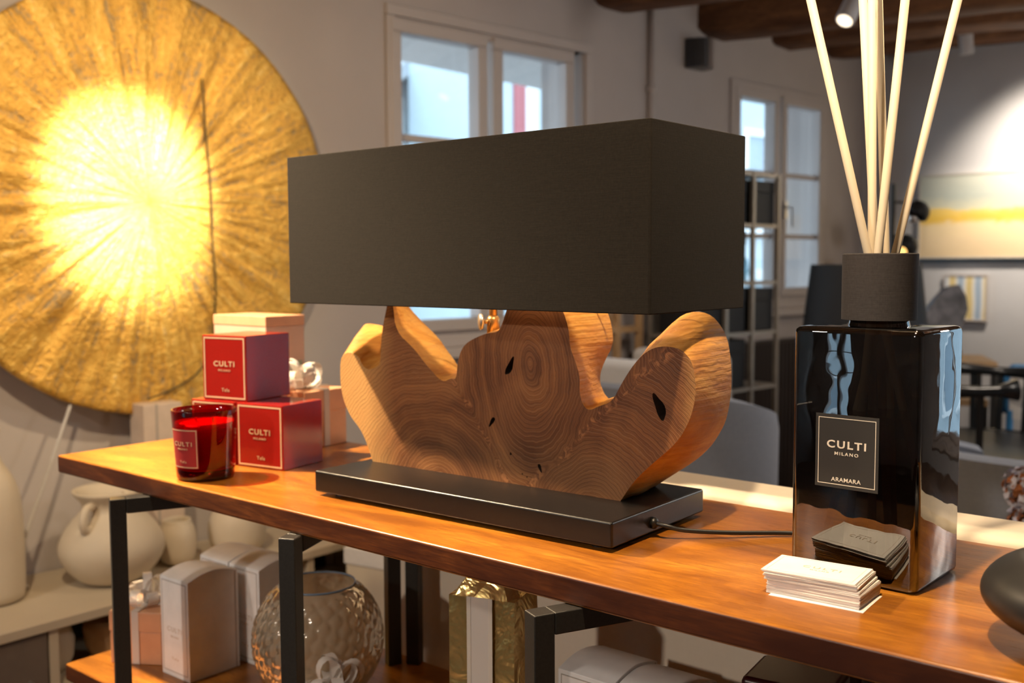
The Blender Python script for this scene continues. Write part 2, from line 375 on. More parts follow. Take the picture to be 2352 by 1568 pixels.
def words(name, text, size, mat, parent, loc, rot=(R(90), 0, 0), sx=1.0, spacing=1.15, depth=.00015, bold=0.0):
    c = bpy.data.curves.new(name, 'FONT'); c.body = text; c.size = size; c.align_x = 'CENTER'; c.align_y = 'CENTER'
    c.space_character = spacing; c.extrude = depth; c.offset = bold; c.resolution_u = 3
    t = bpy.data.objects.new(name, c); COL.objects.link(t)
    me = bpy.data.meshes.new_from_object(t.evaluated_get(bpy.context.evaluated_depsgraph_get()))
    bpy.data.objects.remove(t); me.name = name; me.materials.clear(); me.materials.append(MAT[mat])
    o = bpy.data.objects.new(name, me); COL.objects.link(o); o.parent = parent; o.location = loc; o.rotation_euler = rot; o.scale = (sx, 1, 1)
    return o
def frame_bm(x0, x1, z0, z1, w, y0, y1):
    bm = bmesh.new()
    bx(bm, x0, x1, y0, y1, z0, z0+w); bx(bm, x0, x1, y0, y1, z1-w, z1)
    bx(bm, x0, x0+w, y0, y1, z0+w, z1-w); bx(bm, x1-w, x1, y0, y1, z0+w, z1-w); return bm
def subdiv_smooth(o, lv=1):
    m = o.modifiers.new('smooth', 'SUBSURF'); m.levels = lv; m.render_levels = lv
    for p in o.data.polygons: p.use_smooth = True
    return o

ZF = -.85       # floor
ZC = 1.42       # ceiling
# ------------------------------------------------------------------ room shell
WROT = R(90-7.1); WLOC = (-2.50, 1.36, 0)
def wall_holes(name, mat, label, loc, rotz, x0, x1, z0, z1, holes, th=.22):
    xs = sorted({x0, x1, *[h[0] for h in holes], *[h[1] for h in holes]}); zs = sorted({z0, z1, *[h[2] for h in holes], *[h[3] for h in holes]})
    bm = bmesh.new()
    inh = lambda i, k: any(h[0] <= (xs[i]+xs[i+1])/2 <= h[1] and h[2] <= (zs[k]+zs[k+1])/2 <= h[3] for h in holes)
    ok = lambda i, k: 0 <= i < len(xs)-1 and 0 <= k < len(zs)-1 and not inh(i, k)
    V = {}
    def vv(x, y, z):
        if (x, y, z) not in V: V[(x, y, z)] = bm.verts.new((x, y, z))
        return V[(x, y, z)]
    for i in range(len(xs)-1):
        for k in range(len(zs)-1):
            if not ok(i, k): continue
            a, b, c, d = xs[i], xs[i+1], zs[k], zs[k+1]
            bm.faces.new((vv(a, 0, c), vv(b, 0, c), vv(b, 0, d), vv(a, 0, d)))
            bm.faces.new((vv(a, th, c), vv(a, th, d), vv(b, th, d), vv(b, th, c)))
            if not ok(i-1, k): bm.faces.new((vv(a, 0, c), vv(a, 0, d), vv(a, th, d), vv(a, th, c)))
            if not ok(i+1, k): bm.faces.new((vv(b, 0, c), vv(b, th, c), vv(b, th, d), vv(b, 0, d)))
            if not ok(i, k-1): bm.faces.new((vv(a, 0, c), vv(a, th, c), vv(b, th, c), vv(b, 0, c)))
            if not ok(i, k+1): bm.faces.new((vv(a, 0, d), vv(b, 0, d), vv(b, th, d), vv(a, th, d)))
    o = obj(name, bm, mat, None, loc=loc, rot=(0, 0, rotz)); o['kind'] = 'structure'; o['label'] = label; return o

wall_holes('wall_left', 'plaster', 'white plastered wall with two windows behind the gold disc', WLOC, WROT, -4.6, 3.86, ZF, ZC,
           [(.93, 1.79, .05, 1.07), (2.73, 3.47, .11, 1.06)])
FLOC = (-2.0254, 5.1706, 0)
wall_holes('wall_back', 'plasterfar', 'grey white far wall carrying the yellow seascape painting', FLOC, R(-1), -.25, 5.6, ZF, ZC, [(2.15, 3.75, -.58, 1.15)])
wall_holes('wall_right', 'plaster', 'white plastered wall on the right side of the room', (3.5, 5.3, 0), R(-90), -.3, 8.4, ZF, ZC, [])
wall_holes('wall_front', 'plaster', 'white plastered wall behind the camera with a window', (3.6, -2.9, 0), R(180), 0, 6.8, ZF, ZC, [(5.84, 6.44, -.40, 1.06)])
f_ = obj('floor', box(-4.2, 3.8, -3.3, 5.6, ZF-.1, ZF), 'floor'); tag(f_, 'brown wooden floor of the shop', None, kind='structure')
c_ = obj('ceiling', box(-4.2, 3.8, -3.3, 5.6, ZC, ZC+.1), 'ceil'); tag(c_, 'white boarded ceiling above the old beams', None, kind='structure')

# ceiling beams
wd = R(7.1); Wd = Vector((math.sin(wd), math.cos(wd), 0)); Wn = Vector((math.cos(wd), -math.sin(wd), 0)); P0 = Vector(WLOC)
bdir = R(14)
for i, (s, zb, w, h) in enumerate(((3.53, 1.285, .17, .12), (3.08, 1.262, .19, .14), (2.56, 1.235, .24, .17), (1.92, 1.245, .22, .16), (1.28, 1.24, .2, .16), (.62, 1.24, .22, .16), (-.05, 1.24, .2, .16), (-.75, 1.24, .22, .16), (-1.5, 1.24, .2, .16))):
    p = P0+Wd*s-Wn*.1
    bm = bmesh.new(); L = 6.0; n = 30
    prev = None
    for k in range(n+1):
        x = L*k/n; ring = []
        for a in range(14):
            t_ = 2*math.pi*a/14; cu = math.copysign(abs(math.cos(t_))**.55, math.cos(t_)); sv = math.copysign(abs(math.sin(t_))**.55, math.sin(t_))
            q = noise.noise(Vector((x*2.1+i*9, cu*1.3, sv*1.3)))*.016
            ring.append(bm.verts.new((x, cu*(w/2+q), h/2+sv*(h/2+q))))
        if prev:
            for a in range(14): bm.faces.new((prev[a], prev[(a+1) % 14], ring[(a+1) % 14], ring[a]))
        else: bm.faces.new(ring[::-1])
        prev = ring
    bm.faces.new(prev)
    nm = 'trim_%d' % (i+1)
    o = obj(nm, bm, 'beam', None, True, loc=(p.x, p.y, zb), rot=(0, 0, bdir)); o['kind'] = 'structure'; o['label'] = 'rough old dark oak ceiling beam'

# windows
def window(name, label, s0, s1, sm0, sm1, z0, z1, out0, out1, zt, loc, rot, bars=(.70, .42), handle=True):
    w = struct(name, label, loc, rot)
    obj('architrave', frame_bm(out0, out1, z0-.09, zt, .035, -.012, .06), 'trim', w, bevel=.004)
    obj('outer_frame', frame_bm(s0-.055, s1+.055, z0-.06, z1+.055, .034, .0, .10), 'trim', w, bevel=.004)
    for a, b in ((s0, sm0), (sm1, s1)):
        sa = obj('sash', frame_bm(a-.036, b+.036, z0-.036, z1+.036, .040, -.016, .045), 'trim', w, bevel=.005)
        obj('pane', box(a-.002, b+.002, .012, .018, z0-.002, z1+.002), 'pane', sa)
        for zb in bars: obj('muntin', box(a, b, .004, .026, zb-.011, zb+.011), 'trim', sa, bevel=.003)
    if handle:
        h = bmesh.new(); bx(h, sm1-.03, sm1-.012, -.03, -.016, .50, .58); tube(h, [(sm1-.021, -.03, .55), (sm1-.021, -.055, .55), (sm1-.021, -.058, .46)], .007)
        obj('window_handle', h, 'chrome', w)
    sb = bmesh.new(); bx(sb, out0-.02, out1+.02, -.05, .06, z0-.125, z0-.09); obj('sill', sb, 'trim', w, bevel=.006)
    return w
window('window_1', 'white two-sash window right of the gold disc, above the lamp shade', .944, 1.69, 1.272, 1.374, .115, 1.026, .895, 1.83, 1.105, WLOC, WROT)
window('window_2', 'narrower white window farther along the wall, behind the reeds', 2.768, 3.421, 3.037, 3.133, .18, 1.022, 2.705, 3.49, 1.085, WLOC, WROT)
window('window_3', 'white window in the far wall right of the painting', 2.21, 3.69, 2.90, 3.00, -.51, 1.08, 2.12, 3.78, 1.16, FLOC, R(-1))
window('window_4', 'white window in the wall behind the camera', 5.90, 6.38, 6.11, 6.17, -.34, 1.0, 5.81, 6.47, 1.09, (3.6, -2.9, 0), R(180))

# conduit pipe on window wall
pipe = bmesh.new(); tube(pipe, [(2.164, -.013, -.04), (2.164, -.013, 1.3)], .0125, 10)
for z in (.98, .3): bx(pipe, 2.148, 2.180, -.030, 0, z-.012, z+.012)
tag(obj('pipe', pipe, 'trim', None, True, loc=WLOC, rot=(0, 0, WROT)), 'thin white vertical pipe on the wall between the windows', 'pipe')

# wall light
sc = thing('wall_light', 'dark grey half-round wall light under the beam ends', 'wall light', tuple(P0+Wd*2.447+UZ*1.09), WROT)
bm = bmesh.new(); prof = [(.06*math.cos(R(180+a)), .085*math.sin(R(180+a))) for a in range(0, 181, 15)]
a0 = [bm.verts.new((x, y-.006, 0)) for x, y in prof]; a1 = [bm.verts.new((x, y-.006, .115)) for x, y in prof]
for k in range(len(prof)-1): bm.faces.new((a0[k], a0[k+1], a1[k+1], a1[k]))
bm.faces.new(a0); bm.faces.new(a1); bm.faces.new((a0[0], a1[0], a1[-1], a0[-1]))
obj('shell', bm, 'sconce', sc); obj('front_strip', box(-.014, .014, -.094, -.088, 0, .115), 'chrome', sc); obj('back_plate', box(-.05, .05, -.008, 0, .01, .105), 'sconce', sc)

# visible ceiling spotlights
def ceil_spot(loc, tilt, label, lit, ztop):
    t_ = thing('ceiling_spotlight', label, 'spotlight', loc, 0, None)
    b = bmesh.new(); tube(b, [(0, 0, 0), (0, 0, .12)], [.030, .030], 20); 
    e = Euler(tilt)
    o = obj('housing', b, 'spotwhite', t_, True, rot=e, bevel=.003)
    d = e.to_matrix() @ Vector((0, 0, 1))
    b = bmesh.new(); lathe(b, [(0, -.001), (.024, -.001), (.024, .004), (0, .004)], 20); obj('lens', b, 'lens' if lit else 'chrome', t_, False, rot=e)
    p = d*.10; b = bmesh.new(); tube(b, [p, (p.x, p.y, ztop-loc[2]-.012)], .008, 8); obj('stem', b, 'spotwhite', t_, True)
    b = bmesh.new(); lathe(b, [(0, 0), (.035, 0), (.035, .012), (0, .012)], 20, p.x, p.y); obj('ceiling_rose', b, 'spotwhite', t_, loc=(0, 0, ztop-loc[2]-.012))
ceil_spot((-1.3037, 3.1672, 1.045), (R(-36), R(8), 0), 'white tubular spotlight with glowing lens, tilted, near the reeds', True, ZC)
ceil_spot((-1.4201, 4.7857, 1.20), (R(4), R(-3), 0), 'small white upright spotlight hanging before the far wall', False, ZC)

# ------------------------------------------------------------------ outside
g_ = obj('ground', box(-18, -2.9, -6, 14, -3.3, -3.2), 'ground'); tag(g_, 'pale paving of the street outside', None, kind='structure')
def house(label, loc, rotz, mat, wid, dep, eave, ridge, wins):
    h = thing('house', label, 'house', loc, rotz)
    b = bmesh.new(); prism(b, [(-wid/2, 0), (wid/2, 0), (wid/2, eave), (0, ridge), (-wid/2, eave)], 0, dep); obj('wall', b, mat, h)
    for sgn in (-1, 1):
        b = bmesh.new(); e = Vector((sgn*wid/2, 0, eave)); t0 = Vector((0, 0, ridge)); d = (e-t0); e2 = t0+d*1.08; u = Vector((0, 0, .14))
        prism(b, [(t0.x, t0.z), (e2.x, e2.z), (e2.x, e2.z+.16), (t0.x, t0.z+.16)], -.3, dep+.3); obj('roof', b, 'roof', h)
    for x, z, w, hh in wins:
        f = obj('window', frame_bm(x, x+w, z, z+hh, .08, -.04, .05), 'facade', h); obj('pane', box(x+.07, x+w-.07, -.012, .0, z+.07, z+hh-.07), 'shutter', f)
        obj('ledge', box(x-.08, x+w+.08, -.1, 0, z-.08, z), 'facade', f)
    return h
A = P0+Wd*7.2-Wn*6.5
h1 = house('pale gabled house seen through the left window', (A.x, A.y, -3.2), WROT, 'facade', 5.4, 5, 4.57, 6.6, [(-.93, 4.98, .24, .50), (-.42, 4.98, .24, .50), (-1.55, 4.75, .22, .55), (.2, 4.98, .24, .5), (-1.4, 3.0, .3, .7), (-.5, 3.0, .3, .7)])
obj('string_course', box(-2.7, 2.7, -.06, 0, 4.62, 4.74), 'facade2', h1)
A = P0+Wd*8.87-Wn*4.6
h2 = house('blue grey house with a red corner post, outside both windows', (A.x, A.y, -3.2), WROT, 'facade2', 6.3, 1.6, 7.0, 8.6, [(.6, 3.9, .8, 1.2), (1.9, 3.9, .8, 1.2), (-2.3, 2.6, .6, 1.0), (.6, 1.2, .8, 1.3)])
obj('corner_post', box(-3.13, -3.05, -.09, .0, 0, 7.0), 'redpipe', h2); obj('pale_band', box(-3.05, -2.85, -.05, 0, 0, 7.0), 'facade', h2)
obj('balcony_slab', box(.2, 3.1, -.5, 0, 3.3, 3.42), 'facade', h2)

h3 = house('added grey house, unseen, dimming the sky reflected from the far window', (1.6, 9.5, -3.2), R(-1), 'facade2', 9, 3, 4.6, 6.0, [(-2.6, 2.4, .8, 1.2), (-1.0, 2.4, .8, 1.2), (.6, 2.4, .8, 1.2), (2.2, 2.4, .8, 1.2)])  # unseen house, added to tone down this window's bright reflection and cool fill
h4 = house('added grey house, unseen, dimming reflections of the window behind the camera', (-4.0, -6.6, -3.2), R(180), 'facade2', 9, 3, 5.6, 7.0, [(-2.6, 2.6, .8, 1.2), (-1.0, 2.6, .8, 1.2), (.6, 2.6, .8, 1.2), (2.2, 2.6, .8, 1.2)])  # added out of view so the bottle reflects a facade, not bright sky
g2 = obj('yard', box(-9, 8, 5.7, 14, -3.3, -3.2), 'ground'); tag(g2, 'pale paving of the yard outside', None, kind='structure')
g3 = obj('yard', box(-12, 8, -12, -6.0, -3.3, -3.2), 'ground'); tag(g3, 'pale paving behind the shop', None, kind='structure')

# ------------------------------------------------------------------ console table
tb = thing('console_table', 'long console table with glossy orange-brown wooden top and black metal legs', 'table', (0, 0, 0))
T = .028
def slab(name, x0, x1, y0, y1, z0, z1):
    b = box(x0, x1, y0, y1, z0, z1)
    for f in b.faces:
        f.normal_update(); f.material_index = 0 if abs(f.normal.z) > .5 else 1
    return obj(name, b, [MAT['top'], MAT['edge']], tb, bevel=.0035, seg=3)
slab('tabletop', -1.60, .25, .782, 1.157, -T, 0)
slab('lower_shelf', -1.60, .25, .782, 1.157, -.34-T, -.34)
d1 = Vector((.41, .912, 0)).normalized(); d2 = Vector((-.41, .912, 0)).normalized(); q = .022; LEN = .43
def legframe(px, py, d):
    sidev = Vector((d.y, -d.x, 0)) if d.x < 0 else Vector((-d.y, d.x, 0))   # away from the outer face
    def bar(name, a, b, z0, z1):
        bm = bmesh.new(); o_ = Vector((px, py, 0))
        c = [o_+d*a, o_+d*b, o_+d*b+sidev*q, o_+d*a+sidev*q]
        lo = [bm.verts.new((v.x, v.y, z0)) for v in c]; hi = [bm.verts.new((v.x, v.y, z1)) for v in c]
        bm.faces.new(lo); bm.faces.new(hi)
        for k in range(4): bm.faces.new((lo[k], lo[(k+1) % 4], hi[(k+1) % 4], hi[k]))
        obj(name, bm, 'blackmetal', tb, bevel=.0016)
    bar('leg', 0, q, ZF, -T); bar('leg', LEN-q, LEN, ZF, -T); bar('top_rail', q, LEN-q, -T-q, -T); bar('foot_rail', q, LEN-q, ZF, ZF+q)
legframe(-1.352, .7335, d1); legframe(-1.0035, .757, d2)
legframe(-.5902, .7358, d1); legframe(-.235, .757, d2)

# ------------------------------------------------------------------ table lamp
LA = R(2.0); LX, LY = -.8285, .9648
lamp = thing('table_lamp', 'large table lamp of cut teak root with wide black rectangular fabric shade', 'lamp', (LX, LY, 0), LA)
bm = bmesh.new(); bx(bm, -.2288, .2288, -.1015, .1015, .005, .033); obj('base_plate', bm, 'basemetal', lamp, bevel=.003, seg=3)
for sx in (-.2, .2):
    for sy in (-.08, .08):
        b = bmesh.new(); lathe(b, [(0, 0), (.009, 0), (.009, .005), (0, .005)], 14, sx, sy); obj('foot', b, 'cord', lamp)
FRONT = [(-.2113,.0330),(-.2226,.0581),(-.2358,.0767),(-.2528,.0897),(-.2662,.1104),(-.2719,.1301),(-.2731,.1525),(-.2709,.1721),(-.2593,.1793),(-.2455,.1794),(-.2337,.1728),(-.2313,.167),(-.223,.1591),(-.2121,.158),(-.1954,.1648),(-.1935,.1767),(-.1904,.2113),(-.18,.2447),(-.1764,.2638),(-.1707,.265),(-.1687,.2466),(-.1645,.2116),(-.1326,.1912),(-.1174,.1766),(-.0986,.1608),(-.0823,.1495),(-.0682,.156),(-.0594,.1544),(-.057,.1766),(-.0518,.1911),(-.0431,.2014),(-.0253,.2097),(-.0071,.2158),(.0086,.2169),(.0154,.2278),(.0202,.24),(.0243,.2506),(.0396,.2655),(.072,.2701),(.0939,.2622),(.1063,.2438),(.1136,.2228),(.1148,.2032),(.1234,.1855),(.1288,.1697),(.1282,.15),(.1337,.1363),(.1421,.132),(.1539,.138),(.1726,.1444),(.1845,.166),(.2013,.1898),(.2168,.2041),(.2336,.2106),(.2549,.2097),(.2654,.2037),(.2733,.1938),(.2776,.1723),(.2758,.1498),(.2682,.1271),(.2536,.1049),(.2258,.0812),(.202,.0588),(.1839,.0330)]
BACK = {8:(-.322,.207),9:(-.312,.214),10:(-.278,.211),11:(-.268,.207),12:(-.255,.198),13:(-.245,.185),14:(-.240,.180),15:(-.240,.19),16:(-.238,.215),17:(-.235,.245),18:(-.240,.262),19:(-.2377,.2596),20:(-.2286,.2411),21:(-.1978,.2172),22:(-.1685,.1969),23:(-.1557,.1823),24:(-.1399,.1674),25:(-.1313,.1546),26:(-.10,.152),27:(-.075,.158),28:(-.060,.179),29:(-.054,.194),30:(-.045,.205),31:(-.027,.212),32:(-.008,.2185),33:(.006,.220),40:(.1101,.2392),41:(.1165,.216),42:(.1165,.1994),43:(.1027,.1773),44:(.0963,.1574),45:(.1028,.1411),46:(.108,.136),47:(.112,.133),48:(.1155,.1323),49:(.160,.148),50:(.176,.170),51:(.184,.195),52:(.1867,.2165),53:(.2119,.2429),54:(.2449,.2447),55:(.2647,.2254),56:(.2725,.2025),57:(.2757,.1636),58:(.2702,.1234),59:(.2591,.1028),60:(.2488,.0876),61:(.2288,.0691),62:(.1927,.0445),63:(.1768,.0330),0:(-.205,.0330),1:(-.222,.058),2:(-.238,.077),3:(-.258,.095),4:(-.278,.118),5:(-.292,.140),6:(-.305,.165),7:(-.315,.19)}
def catmull(P):
    for it in range(2):
        out = [P[0]]
        for a, b in zip(P, P[1:]):
            a, b = Vector(a), Vector(b); out += [tuple(a.lerp(b, .25)), tuple(a.lerp(b, .75))]
        P = out+[P[-1]]
    return [(x, max(z, .033)) for x, z in P]
Fp = catmull(FRONT); Bp = catmull([BACK.get(i, FRONT[i]) for i in range(len(FRONT))]); NP = len(Fp)
YF = -.0129; DEP = .09
bm = bmesh.new(); layers = []; NL = 7
cxy = Vector((0, .09))
for l in range(NL):
    u = l/(NL-1); ring = []
    for i in range(NP):
        f, b = Vector(Fp[i]), Vector(Bp[i]); p = f.lerp(b, u)
        tn = Vector(Fp[(i+1) % NP])-Vector(Fp[i-1]); nrm = Vector((-tn.y, tn.x)); nrm = nrm.normalized() if nrm.length > 0 else nrm
        bul = .0035*math.sin(math.pi*u)+noise.noise(Vector((p.x*26, u*4, p.y*26)))*.0028*math.sin(math.pi*min(u, .8)/.8*.999)
        if p.y > .036: p = p+nrm*bul
        ring.append(bm.verts.new((p.x, YF+DEP*u, max(p.y, .033))))
    layers.append(ring)
for A_, B_ in zip(layers, layers[1:]):
    for i in range(NP):
        f = bm.faces.new((A_[i], A_[(i+1) % NP], B_[(i+1) % NP], B_[i])); f.material_index = 1; f.smooth = True
HOLES = ((.0265, .176, .0042, .0125, 28, .020), (.2335, .1435, .0058, .0155, -25, .018), (-.0018, .1064, .0026, .0075, 35, .012), (.0713, .0575, .0022, .0055, -25, .010), (.0273, .0695, .0016, .0018, 0, .008), (.045, .047, .001, .001, 0, .004), (.052, .044, .001, .001, 0, .004))
bm.edges.ensure_lookup_table()
loop = [bm.edges.get((layers[0][i], layers[0][(i+1) % NP])) for i in range(NP)]
for hx, hz, rx, rz, a, dp in HOLES:
    n_ = 20 if rz > .004 else 10; ca, sa = math.cos(R(a)), math.sin(R(a)); ring = []; deep = []
    for k in range(n_):
        t_ = 2*math.pi*k/n_; wob = 1+.16*math.sin(3*t_+hx*90)
        u, w_ = rx*math.cos(t_)*wob, rz*math.copysign(abs(math.sin(t_))**1.2, math.sin(t_))*wob
        x_, z_ = hx+u*ca+w_*sa, hz-u*sa+w_*ca
        ring.append(bm.verts.new((x_, YF, z_))); deep.append(bm.verts.new((hx+(x_-hx)*.55+.003, YF+dp, hz+(z_-hz)*.6)))
    loop += [bm.edges.new((ring[k], ring[(k+1) % n_])) for k in range(n_)]
    for k in range(n_): bm.faces.new((ring[k], ring[(k+1) % n_], deep[(k+1) % n_], deep[k])).material_index = 2
    bm.faces.new(deep).material_index = 2
r1_ = bmesh.ops.triangle_fill(bm, use_beauty=True, use_dissolve=False, edges=loop)
for g in r1_['geom']:
    if isinstance(g, bmesh.types.BMFace): g.material_index = 0
hv = [(h[0], h[1], h[2], h[3], R(h[4])) for h in HOLES]
def in_hole(p):
    for hx, hz, rx, rz, a in hv:
        dx, dz = p.x-hx, p.z-hz; u = dx*math.cos(a)-dz*math.sin(a); w_ = dx*math.sin(a)+dz*math.cos(a)
        if (u/rx)**2+(w_/rz)**2 < .75: return True
    return False
bmesh.ops.delete(bm, geom=[f for f in bm.faces if f.material_index == 0 and in_hole(f.calc_center_median())], context='FACES_ONLY')
r2_ = bmesh.ops.triangle_fill(bm, use_beauty=True, use_dissolve=False, edges=[bm.edges.get((layers[-1][i], layers[-1][(i+1) % NP])) for i in range(NP)])
for g in r2_['geom']:
    if isinstance(g, bmesh.types.BMFace): g.material_index = 1
for e in bm.edges:
    if len({f.material_index for f in e.link_faces}) == 2: e.smooth = False
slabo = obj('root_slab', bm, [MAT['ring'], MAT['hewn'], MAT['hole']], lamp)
# stem, socket, bulb, knob
b = bmesh.new(); tube(b, [(-.0472, .047, .205), (-.0472, .047, .30)], .0052, 14); obj('stem', b, 'brass', lamp, True)
b = bmesh.new(); lathe(b, [(0, .208), (.0085, .208), (.0085, .229), (.0062, .233), (0, .233)], 18, -.0472, .047); obj('stem_sleeve', b, 'brass', lamp, True)
b = bmesh.new(); lathe(b, [(0, 0), (.0095, 0), (.0105, .0015), (.0105, .004), (0, .005)], 24); k_ = obj('knob', b, 'chrome', lamp, True, loc=(-.0565, .036, .2255), rot=(R(90), 0, R(-36)))
b = bmesh.new(); tube(b, [(-.0472, .047, .2255), (-.0565, .036, .2255)], .0028, 8); obj('knob_screw', b, 'brass', lamp, True)
b = bmesh.new(); lathe(b, [(0, .30), (.016, .30), (.016, .335), (0, .335)], 18, -.0472, .047); obj('bulb_socket', b, 'brass', lamp)
b = bmesh.new(); lathe(b, [(0, .335), (.011, .337), (.022, .352), (.027, .370), (.024, .388), (.012, .399), (0, .402)], 20, -.0472, .047); obj('light_bulb', b, 'bulb', lamp, True)
# shade : axis aligned with the table, so undo the base rotation
sh0, sh1, sy0, sy1, sz0, sz1 = -1.130, -.557, .880, 1.0805, .2485, .443
th = .003
bm = bmesh.new()
cr = .004
bx(bm, sh0, sh1, sy0, sy0+th, sz0, sz1); bx(bm, sh0, sh1, sy1-th, sy1, sz0, sz1); bx(bm, sh0, sh0+th, sy0+th, sy1-th, sz0, sz1); bx(bm, sh1-th, sh1, sy0+th, sy1-th, sz0, sz1)
bm.free()
def rrect(x0, x1, y0, y1, r, n=5):
    pts = []
    for cx, cy, a in ((x1-r, y1-r, 0), (x0+r, y1-r, 90), (x0+r, y0+r, 180), (x1-r, y0+r, 270)):
        for k in range(n+1): pts.append((cx+r*math.cos(R(a+90*k/n)), cy+r*math.sin(R(a+90*k/n))))
    return pts
LM = (Matrix.Translation((LX, LY, 0)) @ Matrix.Rotation(LA, 4, 'Z')).inverted()
def shell(bm, outer, inner, z0, z1, zr=.002):
    def ring(P, z): return [bm.verts.new(LM @ Vector((x, y, z))) for x, y in P]
    o0, o1, i0, i1 = ring(outer, z0), ring(outer, z1), ring(inner, z0), ring(inner, z1); n = len(outer)
    for k in range(n):
        j = (k+1) % n
        bm.faces.new((o0[k], o0[j], o1[j], o1[k])); bm.faces.new((i0[k], i1[k], i1[j], i0[j])).material_index = 1
        bm.faces.new((o1[k], o1[j], i1[j], i1[k])); bm.faces.new((o0[k], i0[k], i0[j], o0[j]))
    return bm
bm = shell(bmesh.new(), rrect(sh0, sh1, sy0, sy1, .003), rrect(sh0+th, sh1-th, sy0+th, sy1-th, .002), sz0, sz1)
obj('lamp_shade', bm, [MAT['shade'], MAT['shadein']], lamp, bevel=.0012)
b = bmesh.new(); cs = LM @ Vector(((sh0+sh1)/2, (sy0+sy1)/2, 0)); stp = Vector((-.0472, .047, .298))
for e_ in ((sh0+th, (sy0+sy1)/2), (sh1-th, (sy0+sy1)/2), ((sh0+sh1)/2-.05, sy0+th), ((sh0+sh1)/2-.05, sy1-th)):
    w_ = LM @ Vector((e_[0], e_[1], .300)); tube(b, [stp, w_], .0016, 6)
obj('shade_carrier', b, 'brass', lamp)
# cord grommet + cord
b = bmesh.new(); lathe(b, [(0, 0), (.0065, 0), (.0065, .003), (.004, .006), (0, .006)], 16); obj('grommet', b, 'cord', lamp, True, loc=(.2288, -.018, .016), rot=(0, R(90), 0))
b = bmesh.new(); pts = [(.233, -.018, .016), (.245, -.016, .0145), (.262, -.005, .010), (.30, .030, .006), (.345, .072, .004), (.395, .100, .003), (.435, .108, .003)]
def smoothpath(P, sub=6):
    P = [Vector(p) for p in P]; out = []
    for i in range(len(P)-1):
        p0, p1, p2, p3 = P[max(i-1, 0)], P[i], P[i+1], P[min(i+2, len(P)-1)]
        for s_ in range(sub):
            t_ = s_/sub; out.append(.5*((2*p1)+(p2-p0)*t_+(2*p0-5*p1+4*p2-p3)*t_*t_+(3*p1-p0-3*p2+p3)*t_**3))
    return out+[P[-1]]
tube(b, smoothpath(pts), .0026, 8); obj('power_cord', b, 'cord', lamp, True)

# ------------------------------------------------------------------ reed diffuser
BX, BY = -.3659, .9851; bw, bd, bh = .0618, .0538, .2395
bot = thing('diffuser_bottle', 'square smoked black glass fragrance bottle with black label and round cap', 'bottle', (BX, BY, 0), R(-2.2))
def rbox(bm, hx, hy, z0, z1, r, zr, n=4):
    rings = []
    lv = [(z0, r*.55), (z0+zr*.5, r*.12), (z0+zr, 0), (z1-zr, 0), (z1-zr*.5, r*.10), (z1-zr*.15, r*.35), (z1, r*.8)]
    for z, ins in lv: rings.append([bm.verts.new((x, y, z)) for x, y in rrect(-hx+ins, hx-ins, -hy+ins, hy-ins, r)])
    m = len(rings[0])
    for A_, B_ in zip(rings, rings[1:]):
        for k in range(m): bm.faces.new((A_[k], A_[(k+1) % m], B_[(k+1) % m], B_[k]))
    return rings
bm = bmesh.new(); rg = rbox(bm, bw, bd, 0, bh, .007, .006); bm.faces.new(rg[0])
nk = [bm.verts.new((.0285*math.cos(2*math.pi*k/24-.4), .0285*math.sin(2*math.pi*k/24-.4), bh)) for k in range(24)]
bmesh.ops.bridge_loops(bm, edges=[e for e in bm.edges if e.is_boundary]) if False else None
top = rg[-1]; cen = (0, 0)
fill = bmesh.ops.triangle_fill(bm, use_beauty=True, edges=[bm.edges.get((top[k], top[(k+1) % len(top)])) for k in range(len(top))]+[bm.edges.new((nk[k], nk[(k+1) % 24])) for k in range(24)])
bmesh.ops.delete(bm, geom=[f for f in bm.faces if len(set(f.verts) & set(nk)) == 3], context='FACES_ONLY')
nk2 = [bm.verts.new((v.co.x*.93, v.co.y*.93, bh+.008)) for v in nk]
for k in range(24): bm.faces.new((nk[k], nk[(k+1) % 24], nk2[(k+1) % 24], nk2[k]))
gb = obj('glass_body', bm, 'smoke', bot)
for p in gb.data.polygons: p.use_smooth = True
eb = gb.modifiers.new('split', 'EDGE_SPLIT'); eb.split_angle = R(40)
bm = bmesh.new(); rg = rbox(bm, bw-.005, bd-.005, .008, .158, .005, .002); bm.faces.new(rg[0]); bm.faces.new(rg[-1]); obj('liquid', bm, 'liquid', bot)
bm = lathe(bmesh.new(), [(.0346, .2455), (.0346, .3075), (.0338, .3083), (.0255, .3083), (.0255, .2455)], 56, close=True); cp = obj('cap', bm, 'cap', bot, True); em = cp.modifiers.new('split', 'EDGE_SPLIT'); em.split_angle = R(40)
lbx0, lbx1, lbz0, lbz1 = -.0362, .0252, .0885, .158
lab = obj('label', box(lbx0, lbx1, -bd-.0007, -bd-.0001, lbz0, lbz1), 'labelblack', bot)
obj('label_border', frame_bm(lbx0+.0028, lbx1-.0028, lbz0+.0032, lbz1-.0032, .0006, -bd-.0009, -bd-.0006), 'print_white', lab)
lc = (lbx0+lbx1)/2
words('printed_word', 'CULTI', .0098, 'print_white', lab, (lc, -bd-.0009, .1296), sx=1.22, spacing=1.25, bold=.00022)
words('printed_word', 'MILANO', .0042, 'print_white', lab, (lc, -bd-.0009, .1212), sx=1.2, spacing=1.35, bold=.00006)
words('printed_word', 'ARAMARA', .0054, 'print_white', lab, (lc, -bd-.0009, .0965), sx=1.1, spacing=1.06, bold=.00004)
